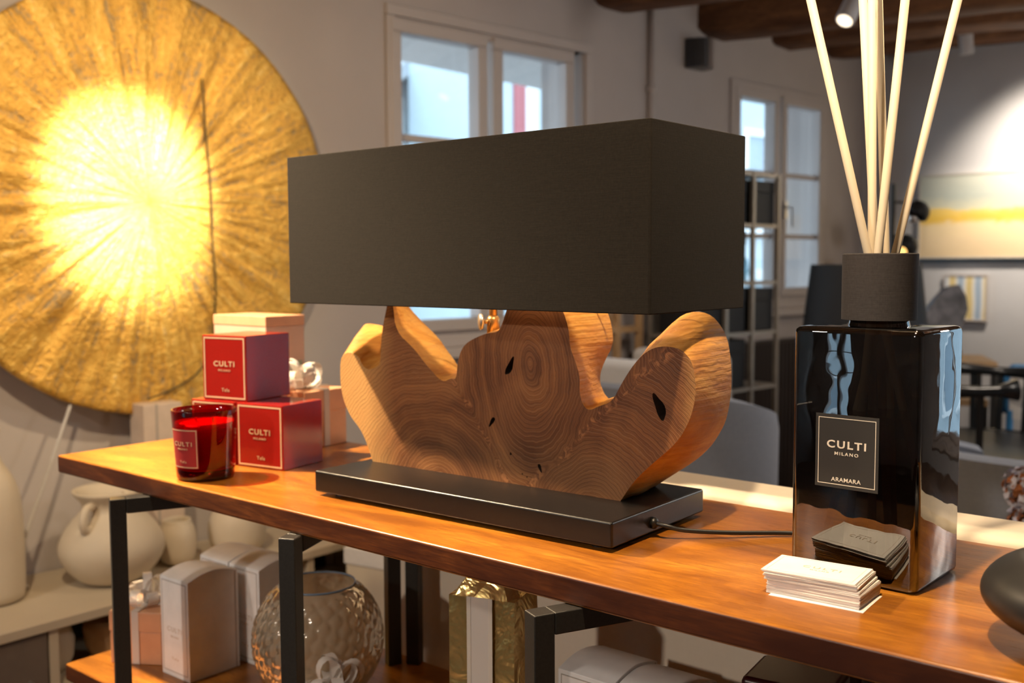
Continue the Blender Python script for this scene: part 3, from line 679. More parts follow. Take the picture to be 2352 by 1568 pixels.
reeds = [((-.3183, 1.0234, .012), (-.4254, .9180, .6), 'leftmost, leaning far left'), ((-.3549, .9983, .012), (-.3969, .9992, .6), 'second from left, almost upright and partly hidden'), ((-.3671, .9842, .012), (-.3774, .9775, .6), 'front upright one in the middle'), ((-.3518, 1.0009, .012), (-.3846, 1.0095, .6), 'thin slice right of the front upright one'), ((-.3862, .9653, .012), (-.3380, .9716, .6), 'leaning gently right in front'), ((-.4060, .9518, .012), (-.3056, 1.0387, .6), 'rightmost, leaning far right')]
for lo, hi, lb in reeds:
    bm = bmesh.new(); tube(bm, [lo, hi], .0040, 14); o = obj('diffuser_reed', bm, 'reed', None, True)
    tag(o, 'pale reed stick in the bottle, '+lb, 'reed stick', 'reed sticks in the fragrance bottle')

# ------------------------------------------------------------------ business cards
CA = R(2.5); ncard = 46; tc = .00048
def card(i, z, dx, dy, rz, label):
    b = box(-.0425, .0425, -.0275, .0275, 0, tc*.96)
    o = obj('business_card', b, 'card', None, loc=(-.3745+dx, .886+dy, z), rot=(0, 0, CA+rz)); return tag(o, label, 'card', 'white cards stacked beside the bottle')
z = 0
for i in range(ncard):
    if i == 0: c = card(i, z, .004, -.005, R(1.5), 'lowest white card, sticking out under the stack of cards')
    elif i < 28: c = card(i, z, rnd.uniform(-.0006, .0006), rnd.uniform(-.0006, .0006), rnd.uniform(-.005, .005), 'white card in the neat lower part of the stack before the bottle')
    elif i < ncard-1:
        k = (i-28)/17; c = card(i, z, -.002-.003*k+rnd.uniform(-.0012, .0012), -.0005*k+rnd.uniform(-.001, .001), R(2+1.5*k)+rnd.uniform(-.02, .02), 'white card in the ragged upper part of the stack before the bottle')
    else:
        c = card(i, z, -.006, -.001, R(3.0), 'printed white card lying on top of the stack before the bottle')
        words('printed_word', 'CULTI', .0085, 'print_tan', c, (.004, .002, tc+.00012), (0, 0, 0), 1.25, 1.3)
        words('printed_word', 'MILANO', .0032, 'print_tan', c, (.004, -.0055, tc+.00012), (0, 0, 0), 1.2, 1.3)
        fr = bmesh.new(); w_ = .0003
        for a in ((-.0385, .0385, -.0238, -.0238+w_), (-.0385, .0385, .0238-w_, .0238), (-.0385, -.0385+w_, -.0238, .0238), (.0385-w_, .0385, -.0238, .0238)): bx(fr, *a, tc, tc+.0001)
        obj('printed_border', fr, 'print_tan', c)
    z += tc

# ------------------------------------------------------------------ black bowl
bwl = thing('bowl_vase', 'flattened round matte black vase at the right end of the table', 'vase', (-.147, .888, 0))
prof = [(0, .0), (.034, .0), (.040, .003), (.062, .012), (.080, .022), (.0895, .032), (.092, .040), (.090, .049), (.083, .058), (.073, .065), (.064, .0685), (.058, .069), (.053, .0675), (.0505, .064), (.055, .056), (.063, .045), (.06, .03), (.03, .012), (0, .010)]
subdiv_smooth(obj('body', lathe(bmesh.new(), prof, 48), 'bowl', bwl), 1)

# ------------------------------------------------------------------ candle
cd = thing('scented_candle', 'red glass candle with a red label, nearest thing to the left table end', 'candle', (-1.2660, .8330, 0))
rb, rt, hc = .0395, .0455, .0985
rr = lambda z: rb+(rt-rb)*z/hc
prof = [(0, 0), (rb-.004, 0), (rb-.001, .001), (rb+.0003, .004)]+[(rr(z), z) for z in (.012, .03, .05, .07, .09, .0975)]+[(rt-.0008, .0987), (rt-.0022, .0985)]+[(rr(z)-.0028, z) for z in (.09, .07, .05, .03, .017)]+[(rb-.006, .0135), (0, .0135)]
obj('glass', lathe(bmesh.new(), prof, 56), 'redglass', cd, True)
obj('glass_foot', lathe(bmesh.new(), [(0, .0012), (rb-.006, .0012), (rb-.003, .003), (rr(.012)-.0015, .0125), (0, .013)], 48), 'redbase', cd, True)
wx = lathe(bmesh.new(), [(0, .0140), (rr(.015)-.0034, .0145)]+[(rr(z)-.0034, z) for z in (.03, .05, .07, .0805)]+[(rr(.08)-.006, .0795), (0, .0788)], 48); obj('wax', wx, 'wax', cd, True)
for k in range(2):
    a = math.pi*k+.5; b = bmesh.new(); tube(b, [(.013*math.cos(a), .013*math.sin(a), .0785), (.013*math.cos(a)+.0006, .013*math.sin(a), .086)], .0011, 6); obj('wick', b, 'wick', cd)
def curved_label(a0, a1, z0, z1, off, mat, name, par):
    b = bmesh.new(); n = 12; r0 = []; r1 = []
    for k in range(n+1):
        a = a0+(a1-a0)*k/n
        r0.append(b.verts.new(((rr(z0)+off)*math.cos(a), (rr(z0)+off)*math.sin(a), z0))); r1.append(b.verts.new(((rr(z1)+off)*math.cos(a), (rr(z1)+off)*math.sin(a), z1)))
    for k in range(n): b.faces.new((r0[k], r0[k+1], r1[k+1], r1[k]))
    return obj(name, b, mat, par, True)
va = math.atan2(-.833, 1.266); la0, la1 = va-R(78), va-R(13)
cl = curved_label(la0, la1, .0195, .0745, .0004, 'redlabel', 'label', cd)
for z0, z1 in ((.0205, .0217), (.0723, .0735)): curved_label(la0+.03, la1-.03, z0, z1, .0006, 'print_gold', 'label_border', cl)
for a in (la0+.03, la1-.055): curved_label(a, a+.025, .0205, .0735, .0006, 'print_gold', 'label_border', cl)
def curved_word(text, size, z, par, mat='print_gold'):
    am = (la0+la1)/2
    w_ = words('printed_word', text, size, mat, par, (0, 0, 0), sx=1.0, spacing=1.2)
    for v in w_.data.vertices:
        x, y, zz = v.co.x*1.2, v.co.y, v.co.z; a = am+x/(rr(z)); r_ = rr(z+y)+.0007+zz
        v.co = (r_*math.cos(a), r_*math.sin(a), z+y)
    w_.rotation_euler = (0, 0, 0); w_.scale = (1, 1, 1)
curved_word('CULTI', .0088, .0535, cl); curved_word('MILANO', .0036, .0465, cl); curved_word('Tela', .0048, .0285, cl)

# ------------------------------------------------------------------ red boxes
def redbox(loc, rz, w, d, h, label):
    t_ = thing('gift_box', label, 'box', loc, rz, 'red fragrance boxes')
    bm = bmesh.new(); bx(bm, 0, w, 0, d, 0, h); obj('carton', bm, 'red', t_, bevel=.0012)
    lb = obj('printed_border', frame_bm(.003, w-.003, .003, h-.003, .0022, -.0003, .0001), 'print_gold', t_)
    words('printed_word', 'CULTI', .0112, 'print_gold', lb, (w*.5, -.0003, h*.56), sx=1.2, spacing=1.2, bold=.0002)
    words('printed_word', 'MILANO', .0046, 'print_gold', lb, (w*.5, -.0003, h*.46), sx=1.2, spacing=1.25)
    words('printed_word', 'Tela', .0075, 'print_gold', lb, (w*.52, -.0003, h*.16), sx=1.05)
    return t_
redbox((-1.3007, .9109, 0), R(10.5), .0905, .0880, .0955, 'red lacquered gift box on the table, right one of the lower pair')
redbox((-1.3925, .8940, 0), R(10.5), .0895, .0880, .0955, 'red gift box on the table half hidden behind the candle')
redbox((-1.3745, .9040, .0957), R(12), .0870, .0985, .0985, 'red gift box lying on top of the two other red boxes')
# tall peach box
tp_ = thing('carton', 'tall pale peach carton standing behind the red boxes', 'box', (-1.577, 1.062, 0), R(1))
obj('body', box(0, .146, 0, .082, 0, .196), 'peachpale', tp_, bevel=.0012); obj('lid', box(-.0008, .1468, -.0008, .0828, .196, .2135), 'peach', tp_, bevel=.0012); obj('printed_band', box(.1462, .1466, .006, .076, .085, .135), 'greenband', tp_)

# ------------------------------------------------------------------ ribbon bow
def ribbon_strip(bm, pts, wv, w):
    pts = [Vector(p) for p in pts]; prev = None
    for i, p in enumerate(pts):
        wid = Vector(wv(i/(len(pts)-1)) if callable(wv) else wv).normalized()*w/2
        a, b = bm.verts.new(p-wid), bm.verts.new(p+wid)
        if prev: bm.faces.new((prev[0], a, b, prev[1]))
        prev = (a, b)
def bow(parent, c, size, seed, mat='ribbon', loops=7, tails=3, w=.017):
    r_ = random.Random(seed); c = Vector(c)
    for k in range(loops):
        az = 2*math.pi*k/loops+r_.uniform(-.3, .3); el = R(r_.uniform(18, 75)); L = size*r_.uniform(.8, 1.15)
        d = Vector((math.cos(az)*math.cos(el), math.sin(az)*math.cos(el), math.sin(el))); up = Vector((0, 0, 1)); sd = d.cross(up).normalized(); nn = sd.cross(d).normalized()
        pts = [c+d*L*.5*(1-math.cos(t_))+nn*L*.30*math.sin(t_)*(1-.2*math.cos(t_)) for t_ in [2*math.pi*j/16 for j in range(17)]]
        b = bmesh.new(); ribbon_strip(b, pts, sd, w*r_.uniform(.8, 1.1)); obj('ribbon_loop', b, mat, parent, True)
    for k in range(tails):
        az = r_.uniform(0, 6.28); L = size*1.3
        d = Vector((math.cos(az), math.sin(az), .25)); sd = Vector((-math.sin(az), math.cos(az), 0))
        pts = [c+d*L*j/8+Vector((0, 0, .15*L*math.sin(j*.8))) for j in range(9)]
        b = bmesh.new(); ribbon_strip(b, pts, sd, w); obj('ribbon_tail', b, mat, parent, True)
    b = bmesh.new(); bmesh.ops.create_icosphere(b, subdivisions=2, radius=size*.13, matrix=Matrix.Translation(c+Vector((0, 0, size*.08)))); obj('ribbon_knot', b, mat, parent, True)
def giftbox(loc, rz, w, d, h, label, mat, bsize, seed, bc=None, cat='gift box', lid=True, name='gift_box', rib='ribbon'):
    t_ = thing(name, label, cat, loc, rz)
    obj('box_base', box(0, w, 0, d, 0, h*.62 if lid else h), mat, t_, bevel=.0015)
    if lid: obj('box_lid', box(-.001, w+.001, -.001, d+.001, h*.62, h), mat, t_, bevel=.0015)
    e = .0016; b = bmesh.new(); rw = .012
    for s0 in (w*.5-rw, w*.5+rw*.1):
        pass
    bx(b, w*.5-rw/2, w*.5+rw/2, -e, 0-.0010, .001, h+e); bx(b, w*.5-rw/2, w*.5+rw/2, d+.0010, d+e, .001, h+e); bx(b, w*.5-rw/2, w*.5+rw/2, -e, d+e, h+.0002, h+e); obj('ribbon_band', b, rib, t_)
    b = bmesh.new(); bx(b, -e, -.0010, d*.5-rw/2, d*.5+rw/2, .001, h+e*1.1); bx(b, w+.0010, w+e, d*.5-rw/2, d*.5+rw/2, .001, h+e*1.1); bx(b, -e, w+e, d*.5-rw/2, d*.5+rw/2, h+.0002, h+e*1.1); obj('ribbon_band', b, rib, t_)
    bow(t_, bc or (w*.5, d*.5, h+.003), bsize, seed, rib); return t_
giftbox((-1.419, 1.052, 0), R(4), .096, .092, .094, 'peach gift box with white organza bow behind the red boxes', 'peach', .05, 3, (.047, .03, .098))

# ------------------------------------------------------------------ things on the lower shelf
ZS = -.34
giftbox((-1.5436, .8304, ZS), R(32), .088, .088, .086, 'copper pink gift box with silver bow at the left end of the lower shelf', 'peach', .045, 5)
def pillowbox(loc, rz, w, d, h, label, txt=True):
    t_ = thing('carton', label, 'box', loc, rz, 'white fragrance cartons on the lower shelf')
    bm = bmesh.new(); n = 10; prof = [(0, 0), (d, 0)]+[(d*(1-k/n), h+.010*math.sin(math.pi*k/n)) for k in range(n+1)]
    a = [bm.verts.new((0, y, z)) for y, z in prof]; b = [bm.verts.new((w, y, z)) for y, z in prof]; m = len(prof)
    bm.faces.new(a); bm.faces.new(b)
    for k in range(m): bm.faces.new((a[k], a[(k+1) % m], b[(k+1) % m], b[k]))
    obj('carton_body', bm, 'whitebox', t_, bevel=.001)
    p = obj('front_panel', frame_bm(.005, w-.005, .008, h-.005, .0012, -.0006, .0), 'print_grey', t_)
    obj('front_sheet', box(.0062, w-.0062, -.0004, 0, .0092, h-.0062), 'card', p)
    if txt:
        words('printed_word', 'CULTI', .0105, 'print_tan', p, (w/2, -.0006, h*.48), sx=1.2, spacing=1.2)
        words('printed_word', 'MILANO', .0042, 'print_tan', p, (w/2, -.0006, h*.41), sx=1.2, spacing=1.2)
        words('printed_word', 'Tela', .0060, 'print_tan', p, (w/2, -.0006, h*.19), sx=1.6)
    obj('side_fold', box(w, w+.0004, d*.93, d*.945, 0, h), 'print_grey', t_)
    return t_
pillowbox((-1.4453, .8630, ZS), R(1), .0745, .092, .157, 'white carton standing in front of the two other white ones, left')
pillowbox((-1.4945, .9680, ZS), R(1), .0765, .088, .157, 'left one of the two white cartons standing behind the front carton')
pillowbox((-1.4160, .9700, ZS), R(1), .0775, .088, .157, 'right one of the two white cartons standing behind the front carton')
pillowbox((-.7290, .9530, ZS), R(-.5), .0800, .094, .160, 'white carton right of the gold parcel, the left one of the pair')
pillowbox((-.6480, .9520, ZS), R(-.5), .0800, .094, .157, 'white carton right of the gold parcel, the right one of the pair')
bg = thing('carton', 'dark burgundy carton at the right on the lower shelf', 'box', (-.478, .93, ZS), R(8))
obj('carton_body', box(0, .09, 0, .075, 0, .205), plain('burgundy_card', (.030, .004, .004), .4), bg, bevel=.004); obj('carton_lid', box(-.001, .091, -.001, .076, .205, .222), plain('burgundy_lid', (.035, .004, .005), .35), bg, bevel=.006)

# globe vase with hammered facets
gv = thing('globe_vase', 'round smoky glass vase with honeycomb facets on the lower shelf', 'vase', (-1.168, .950, ZS))
Rv = .0945; zc_ = .0965; prof = [(0, .004), (.030, .002), (.040, .0035)]
for k in range(2, 26):
    a = R(-64+k*(64+55)/25); prof.append((Rv*math.cos(a), zc_+Rv*1.03*math.sin(a)))
prof += [(.0545, zc_+Rv*1.03*math.sin(R(56)))]
bm = lathe(bmesh.new(), prof, 96)
pts = []
for k in range(320):
    zz = 1-2*(k+.5)/320; r_ = math.sqrt(max(0, 1-zz*zz)); a = k*2.399963; pts.append(Vector((r_*math.cos(a), r_*math.sin(a), zz)))
bm.verts.ensure_lookup_table(); bmesh.ops.subdivide_edges(bm, edges=[e for e in bm.edges if e.calc_length() > .004], cuts=1, use_grid_fill=True)
for v in bm.verts:
    dv = Vector((v.co.x, v.co.y, (v.co.z-zc_)/1.03))
    if dv.length < .02 or v.co.z > zc_+Rv*.80 or v.co.z < .01: continue
    dn = dv.normalized(); ds = sorted((dn-p).length_squared for p in pts)[:2]
    edge = (math.sqrt(ds[1])-math.sqrt(ds[0])); v.co += dn*(-.0022+.0036*min(edge/.075, 1.0)**.6)
obj('glass_bowl', bm, 'mosaic', gv, True)
b = bmesh.new(); zr = zc_+Rv*1.03*math.sin(R(56)); tube(b, [(.0545*math.cos(R(a)), .0545*math.sin(R(a)), zr) for a in range(0, 360, 6)], .0016, 6, closed=True); obj('rim', b, 'rimblue', gv, True)

# gold parcel
gp = thing('gift_parcel', 'tall parcel wrapped in shiny gold foil with a sheer ribbon', 'parcel', (-.824, .866, ZS), R(17.6))
gw, gd, gh = .083, .075, .252
bm = bmesh.new(); bx(bm, 0, gw, 0, gd, 0, gh); bmesh.ops.subdivide_edges(bm, edges=bm.edges[:], cuts=9, use_grid_fill=True)
for v in bm.verts:
    n_ = noise.noise(v.co*16)*.0022+noise.noise(v.co*40)*.0004; c0 = Vector((gw/2, gd/2, v.co.z)); d_ = (v.co-c0)
    if d_.length > 0 and v.co.z > .002: v.co += d_.normalized()*n_
obj('foil_wrap', bm, 'goldfoil', gp, True).modifiers.new('split', 'EDGE_SPLIT').split_angle = R(50)
bm = bmesh.new(); n = 14
for k in range(n):
    a0, a1 = 2*math.pi*k/n, 2*math.pi*(k+1)/n
    for (f0, z0_, g0), (f1, z1_, g1) in (((1.0, gh, 0), (.72, gh+.016, .0)), ((.72, gh+.016, 0), (.25, gh+.030, 0))):
        def pt(a, f_, z_): 
            s_ = max(abs(math.cos(a)), abs(math.sin(a))); return bm.verts.new((gw/2+f_*gw/2*math.cos(a)/s_, gd/2+f_*gd/2*math.sin(a)/s_, z_+(.004 if round(a*n/6.2832) % 2 else 0)*(1 if f_ < .9 else 0)))
        bm.faces.new((pt(a0, f0, z0_), pt(a1, f0, z0_), pt(a1, f1, z1_), pt(a0, f1, z1_)))
obj('foil_top', bm, 'goldfoil', gp)
obj('ribbon_band', box(gw*.33, gw*.66, -.0040, -.0034, 0, gh+.002), 'ribbon', gp)
for x in (.30, .63): obj('ribbon_hem', box(gw*x, gw*x+.005, -.0044, -.0036, 0, gh+.002), plain('ribbon_hem', (.70, .64, .56), .4), gp)
# small gift with cream bow in front of the globe vase, and one before the parcel
giftbox((-1.098, .846, ZS), R(28), .085, .06, .060, 'small white gift box with a large cream bow before the globe vase', 'peachpale', .048, 11, (.052, .026, .062))
giftbox((-.80, .798, ZS), R(10), .075, .052, .058, 'small white gift box with bow in front of the gold parcel', 'whitebox', .034, 13)

# ------------------------------------------------------------------ gold disc
DA = R(4); dsc = thing('wall_disc', 'huge round gold leaf wall disc with sunburst ribs', 'wall art', (-2.4341, 1.4543, .4624), R(90-4))
Rd = .544; bm = bmesh.new(); NA, NR = 220, 44; rings = []
for j in range(NR+1):
    r_ = Rd*j/NR
    if j == 0: rings.append([bm.verts.new((0, -.01, 0))]); continue
    row = []
    for k in range(NA):
        a = 2*math.pi*k/NA; h = noise.noise(Vector((math.cos(a)*9, math.sin(a)*9, r_*3)))*.010+noise.noise(Vector((math.cos(a)*26, math.sin(a)*26, r_*6)))*.006+noise.noise(Vector((r_*math.cos(a)*40, r_*math.sin(a)*40, 3)))*.003
        h *= min(1, r_/.12)
        row.append(bm.verts.new((r_*math.cos(a), -.012-h*(1 if j < NR else .3), r_*math.sin(a))))
    rings.append(row)
for j in range(NR):
    A_, B_ = rings[j], rings[j+1]
    for k in range(NA):
        k2 = (k+1) % NA
        bm.faces.new((A_[0], B_[k2], B_[k])) if j == 0 else bm.faces.new((A_[k], A_[k2], B_[k2], B_[k]))
back = [bm.verts.new((v.co.x, .022, v.co.z)) for v in rings[-1]]
for k in range(NA): bm.faces.new((rings[-1][k], rings[-1][(k+1) % NA], back[(k+1) % NA], back[k]))
bm.faces.new(back)
obj('gold_relief', bm, 'gold', dsc, True)
seam = [(.149, .328), (.154, .195), (.160, .057), (.166, -.105), (.171, -.211), (.164, -.317), (.147, -.398), (.107, -.454), (.037, -.487), (-.03, -.505)]
b = bmesh.new(); tube(b, smoothpath([(x+.004*math.sin(z*30), -.024, z) for x, z in seam], 5), [.0022+.0012*(i % 7)/7 for i in range(46)], 6); obj('dark_wire', b, plain('dark_bronze_wire', (.09, .06, .015), .6), dsc, True)
for s_ in (-.2, .2): obj('wall_bracket', box(s_-.02, s_+.02, .020, .0545, -.02, .1), 'blackmetal', dsc)
b = bmesh.new(); tube(b, smoothpath([(-.216, .0, -.495), (-.279, -.01, -.646), (-.345, -.02, -.80), (-.37, -.03, -.88), (-.36, -.06, -.915)], 5), .0045, 8); obj('cable', b, 'whitefab', dsc, True)

# ------------------------------------------------------------------ sideboard and pottery
SZ = -.457
sbd = thing('sideboard', 'low cream sideboard with open compartments against the wall under the gold disc', 'sideboard', (0, 0, 0))
sy_0, sy_1 = .05, 2.05
def wx_(y): return -2.5+(y-1.36)*.1246
bm = bmesh.new(); n0 = [( wx_(sy_0)+.012, sy_0), (-2.145, sy_0), (-2.145, sy_1), (wx_(sy_1)+.012, sy_1)]
lo = [bm.verts.new((x, y, SZ-.022)) for x, y in n0]; hi = [bm.verts.new((x, y, SZ)) for x, y in n0]; bm.faces.new(lo); bm.faces.new(hi)
for k in range(4): bm.faces.new((lo[k], lo[(k+1) % 4], hi[(k+1) % 4], hi[k]))
obj('top_board', bm, 'board', sbd, bevel=.002)
obj('bottom_board', box(-2.42, -2.155, sy_0, sy_1, ZF+.03, ZF+.05), 'board', sbd); obj('plinth', box(-2.40, -2.19, sy_0+.05, sy_1-.05, ZF, ZF+.03), 'dark', sbd)
obj('back_board', box(-2.435, -2.42, sy_0+.25, sy_1, ZF+.05, SZ-.022), 'dark', sbd)
for y in (.05, .49, 1.020, 1.40, 1.72, 2.03): obj('divider', box(-2.42, -2.152, y, y+.020, ZF+.05, SZ-.022), 'board', sbd)
for y0, y1 in ((.072, .488), (.512, 1.016)):
    dr = obj('door', box(-2.168, -2.152, y0, y1, ZF+.052, SZ-.026), 'boarddoor', sbd, bevel=.002); b = bmesh.new(); tube(b, [(-2.152, y1-.04, -.58), (-2.138, y1-.04, -.58), (-2.138, y1-.04, -.68), (-2.152, y1-.04, -.68)], .004); obj('handle', b, 'chrome', dr)
obj('shelf_board', box(-2.42, -2.16, 1.04, 2.03, -.63, -.615), 'board', sbd)
for k, (y, hgt, mt) in enumerate(((1.05, .115, 'ceramic'), (1.115, .10, 'oak'), (1.16, .12, 'board'))):
    if k == 0:
        v_ = thing('stoneware_pot', 'pale slanted stoneware pot inside the open sideboard compartment', 'pot', (-2.27, 1.085, -.615)); obj('body', lathe(bmesh.new(), [(0, 0), (.028, 0), (.042, .03), (.045, .07), (.036, .10), (.03, .115), (.026, .112), (.036, .07), (0, .01)], 28), 'ceramic', v_, True)
    elif k == 1:
        v_ = thing('wooden_bowl', 'brown round wooden bowl inside the open sideboard compartment', 'bowl', (-2.24, 1.20, -.615)); obj('body', lathe(bmesh.new(), [(0, 0), (.03, 0), (.05, .04), (.055, .08), (.05, .10), (.046, .09), (.03, .02), (0, .015)], 28), 'oak', v_, True)
# jug
jg = thing('jug', 'round cream ceramic jug with a small ear handle on the sideboard', 'jug', (-2.315, 1.258, SZ))
prof = [(0, 0), (.060, 0), (.078, .010), (.108, .040), (.124, .075), (.122, .100), (.104, .135), (.075, .165), (.063, .182), (.066, .197), (.084, .215), (.088, .222), (.084, .226), (.075, .222), (.058, .195), (.056, .18), (.09, .13), (.11, .08), (.06, .015), (0, .012)]
subdiv_smooth(obj('body', lathe(bmesh.new(), prof, 40), 'ceramic', jg), 1)
for az in (-62, 118):
    b = bmesh.new(); c, s_ = math.cos(R(az)), math.sin(R(az))
    tube(b, smoothpath([(c*r_, s_*r_, z_) for r_, z_ in ((.060, .196), (.092, .196), (.106, .180), (.110, .160), (.098, .143), (.085, .148))], 4), .0095, 10); obj('handle', b, 'ceramic', jg, True)
tv = thing('bottle_vase', 'tall cream ceramic bottle vase at the far left on the sideboard', 'vase', (-2.375, 1.005, SZ))
prof = [(0, 0), (.060, 0), (.066, .012), (.067, .10), (.066, .20), (.060, .255), (.044, .290), (.026, .315), (.018, .345), (.0175, .375), (.026, .388), (.026, .396), (.014, .394), (.013, .35), (.04, .28), (.05, .2), (.05, .02), (0, .015)]
subdiv_smooth(obj('body', lathe(bmesh.new(), prof, 40), 'ceramic', tv), 1)
for (x, y, r_, h_, lb) in ((-2.315, 1.435, .048, .115, 'small cream ceramic jar right behind the jug on the sideboard'), (-2.30, 1.605, .078, .125, 'wide cream ceramic jar farther along the sideboard')):
    j_ = thing('ceramic_jar', lb, 'jar', (x, y, SZ)); prof = [(0, 0), (r_*.7, 0), (r_*.95, h_*.15), (r_, h_*.5), (r_*.92, h_*.8), (r_*.72, h_*.92), (r_*.74, h_), (r_*.66, h_), (r_*.62, h_*.9), (r_*.8, h_*.5), (0, .02)]
    subdiv_smooth(obj('body', lathe(bmesh.new(), prof, 32), 'ceramic', j_), 1)
pk = thing('plinth_box', 'tall pinkish white box standing under the gold disc behind the table', 'box', (-2.372, 1.385, SZ), R(86))
obj('body', box(0, .105, 0, .075, 0, .405), plain('pinkish_white_board', (.66, .54, .45), .7), pk, bevel=.002); obj('seam', box(.032, .038, -.0006, 0, .0, .405), 'print_grey', pk)
# beige cartons beyond
for k, (x, y, w, d, h, lb) in enumerate(((-1.86, 1.60, .16, .16, .44, 'tall beige carton on the floor seen under the table behind the black legs'), (-2.1, 1.82, .3, .2, .50, 'wide beige carton on the floor beyond the globe vase'))):
    t_ = thing('storage_carton', lb, 'box', (x, y, ZF), R(10)); obj('carton_body', box(0, w, 0, d, 0, h), 'board', t_, bevel=.003); obj('carton_lid', box(-.004, w+.004, -.004, d+.004, h, h+.04), 'whitefab', t_, bevel=.003)

# ------------------------------------------------------------------ sofa behind the table
sf = thing('sofa', 'long cream sofa standing with its back against the console table', 'sofa', (-1.27, 1.195, ZF), R(-1.0))
Ls = 2.1
obj('back_rest', box(0, Ls, 0, .10, .06, .853), 'sofa', sf, bevel=.012, seg=4)
obj('back_piping', box(.01, Ls-.01, -.003, .002, .838, .842), 'print_tan', sf)
for x in (.0, .52, 1.04, 1.56): obj('back_seam', box(x+.26, x+.263, -.0015, .002, .08, .835), 'print_tan', sf)
for k in range(3): obj('seat_cushion', box(.14+k*.61, .14+k*.61+.6, .12, .60, .26, .44), 'sofa', sf, bevel=.04, seg=4)
obj('seat_base', box(.0, Ls, .10, .62, .08, .26), 'sofa', sf, bevel=.01)
for x in (0, Ls-.12): obj('arm_rest', box(x, x+.12, .10, .62, .26, .60), 'sofa', sf, bevel=.03, seg=4)
for x in (.08, Ls-.08):
    for y in (.08, .56): obj('leg', box(x-.02, x+.02, y-.02, y+.02, 0, .08), 'blackwood', sf)

# ------------------------------------------------------------------ armchairs
def tub_chair(loc, rz, label, Ro, hb, ha, span=232):
    t_ = thing('tub_chair', label, 'armchair', loc, rz)
    bm = bmesh.new(); n = 36; th_ = .065; R_ = []
    for k in range(n+1):
        u = k/n; a = R(90-span/2+span*u)+0; top_ = ha+(hb-ha)*math.sin(math.pi*u)**.8
        c, s_ = math.cos(a), math.sin(a)
        sec = [(Ro, .10), (Ro*1.02, .35), (Ro*1.03, top_-.04), (Ro*1.015, top_-.008), (Ro-th_*.5, top_), (Ro-th_*.95, top_-.012), (Ro-th_, top_-.05), (Ro-th_*1.05, .35), (Ro-th_, .10)]
        R_.append([bm.verts.new((r_*c, r_*s_, z_)) for r_, z_ in sec])
    m = len(R_[0])
    for A_, B_ in zip(R_, R_[1:]):
        for k in range(m): bm.faces.new((A_[k], A_[(k+1) % m], B_[(k+1) % m], B_[k]))
    bm.faces.new(R_[0]); bm.faces.new(R_[-1][::-1])
    o = obj('shell', bm, 'bluegrey', t_, True); o.modifiers.new('split', 'EDGE_SPLIT').split_angle = R(55)
    obj('seat_cushion', lathe(bmesh.new(), [(0, .30), (Ro-.09, .30), (Ro-.075, .33), (Ro-.075, .41), (Ro-.095, .44), (0, .45)], 40), 'bluegrey', t_, True)
    obj('seat_base', lathe(bmesh.new(), [(0, .10), (Ro-.08, .10), (Ro-.08, .30), (0, .30)], 40), 'bluegrey', t_)
    for a in (45, 135, 225, 315):
        b = bmesh.new(); tube(b, [(.24*math.cos(R(a)), .24*math.sin(R(a)), 0), (.22*math.cos(R(a)), .22*math.sin(R(a)), .1)], [.012, .016], 10); obj('leg', b, 'blackwood', t_)
tub_chair((-1.525, 2.39, ZF), R(180), 'grey blue tub armchair right of the lamp, behind the sofa', .345, .86, .725, 250)
tub_chair((-.58, 2.66, ZF), R(168), 'grey blue tub armchair right of the bottle, seen from behind', .36, .735, .66, 250)
# white armchair + navy cushion
wa = thing('armchair', 'white upholstered armchair by the window wall behind the lamp', 'armchair', (-1.913, 3.0, ZF), R(80))
obj('seat', box(-.16, .16, -.19, .14, .12, .42), 'whitefab', wa, bevel=.03, seg=4); obj('back_rest', box(-.16, .16, .14, .23, .12, .80), 'whitefab', wa, bevel=.03, seg=4)
for x in (-.24, .16): obj('arm_rest', box(x, x+.08, -.19, .23, .12, .84), 'whitefab', wa, bevel=.03, seg=4)
for x in (-.2, .2):
    for y in (-.16, .20): obj('leg', box(x-.018, x+.018, y-.018, y+.018, 0, .12), 'oak', wa)
b = bmesh.new(); bmesh.ops.create_cube(b, size=1); bmesh.ops.subdivide_edges(b, edges=b.edges[:], cuts=6, use_grid_fill=True)
for v in b.verts: v.co = Vector((v.co.x*.29, v.co.y*.11*(1-(2*v.co.x)**2*.75)*(1-(2*v.co.z)**2*.75), v.co.z*.34))
nc = obj('cushion', b, 'navy', None, True, loc=(-1.875, 2.985, ZF+.60), rot=(R(-14), 0, R(80))); tag(nc, 'dark navy cushion on the white armchair', 'cushion')
# wooden frame rack
rk = thing('clothes_rack', 'pale oak frame rack against the wall behind the lamp', 'rack', tuple(P0+Wd*1.90+Wn*.07+UZ*ZF), WROT)
for x in (-.13, .0, .13): b = bmesh.new(); bx(b, x-.012, x+.012, -.012, .012, 0, 1.12); obj('upright', b, 'oak', rk, bevel=.002)
for z_ in (.90, 1.10): obj('cross_bar', box(-.118, .118, -.010, .010, z_-.012, z_+.012), 'oak', rk)
b = bmesh.new(); tube(b, [(-.12, 0, 1.09), (-.01, 0, .91)], .008, 6); obj('brace', b, 'oak', rk)
for x in (-.13, .13): obj('foot', box(x-.015, x+.015, -.055, .055, 0, .025), 'oak', rk)

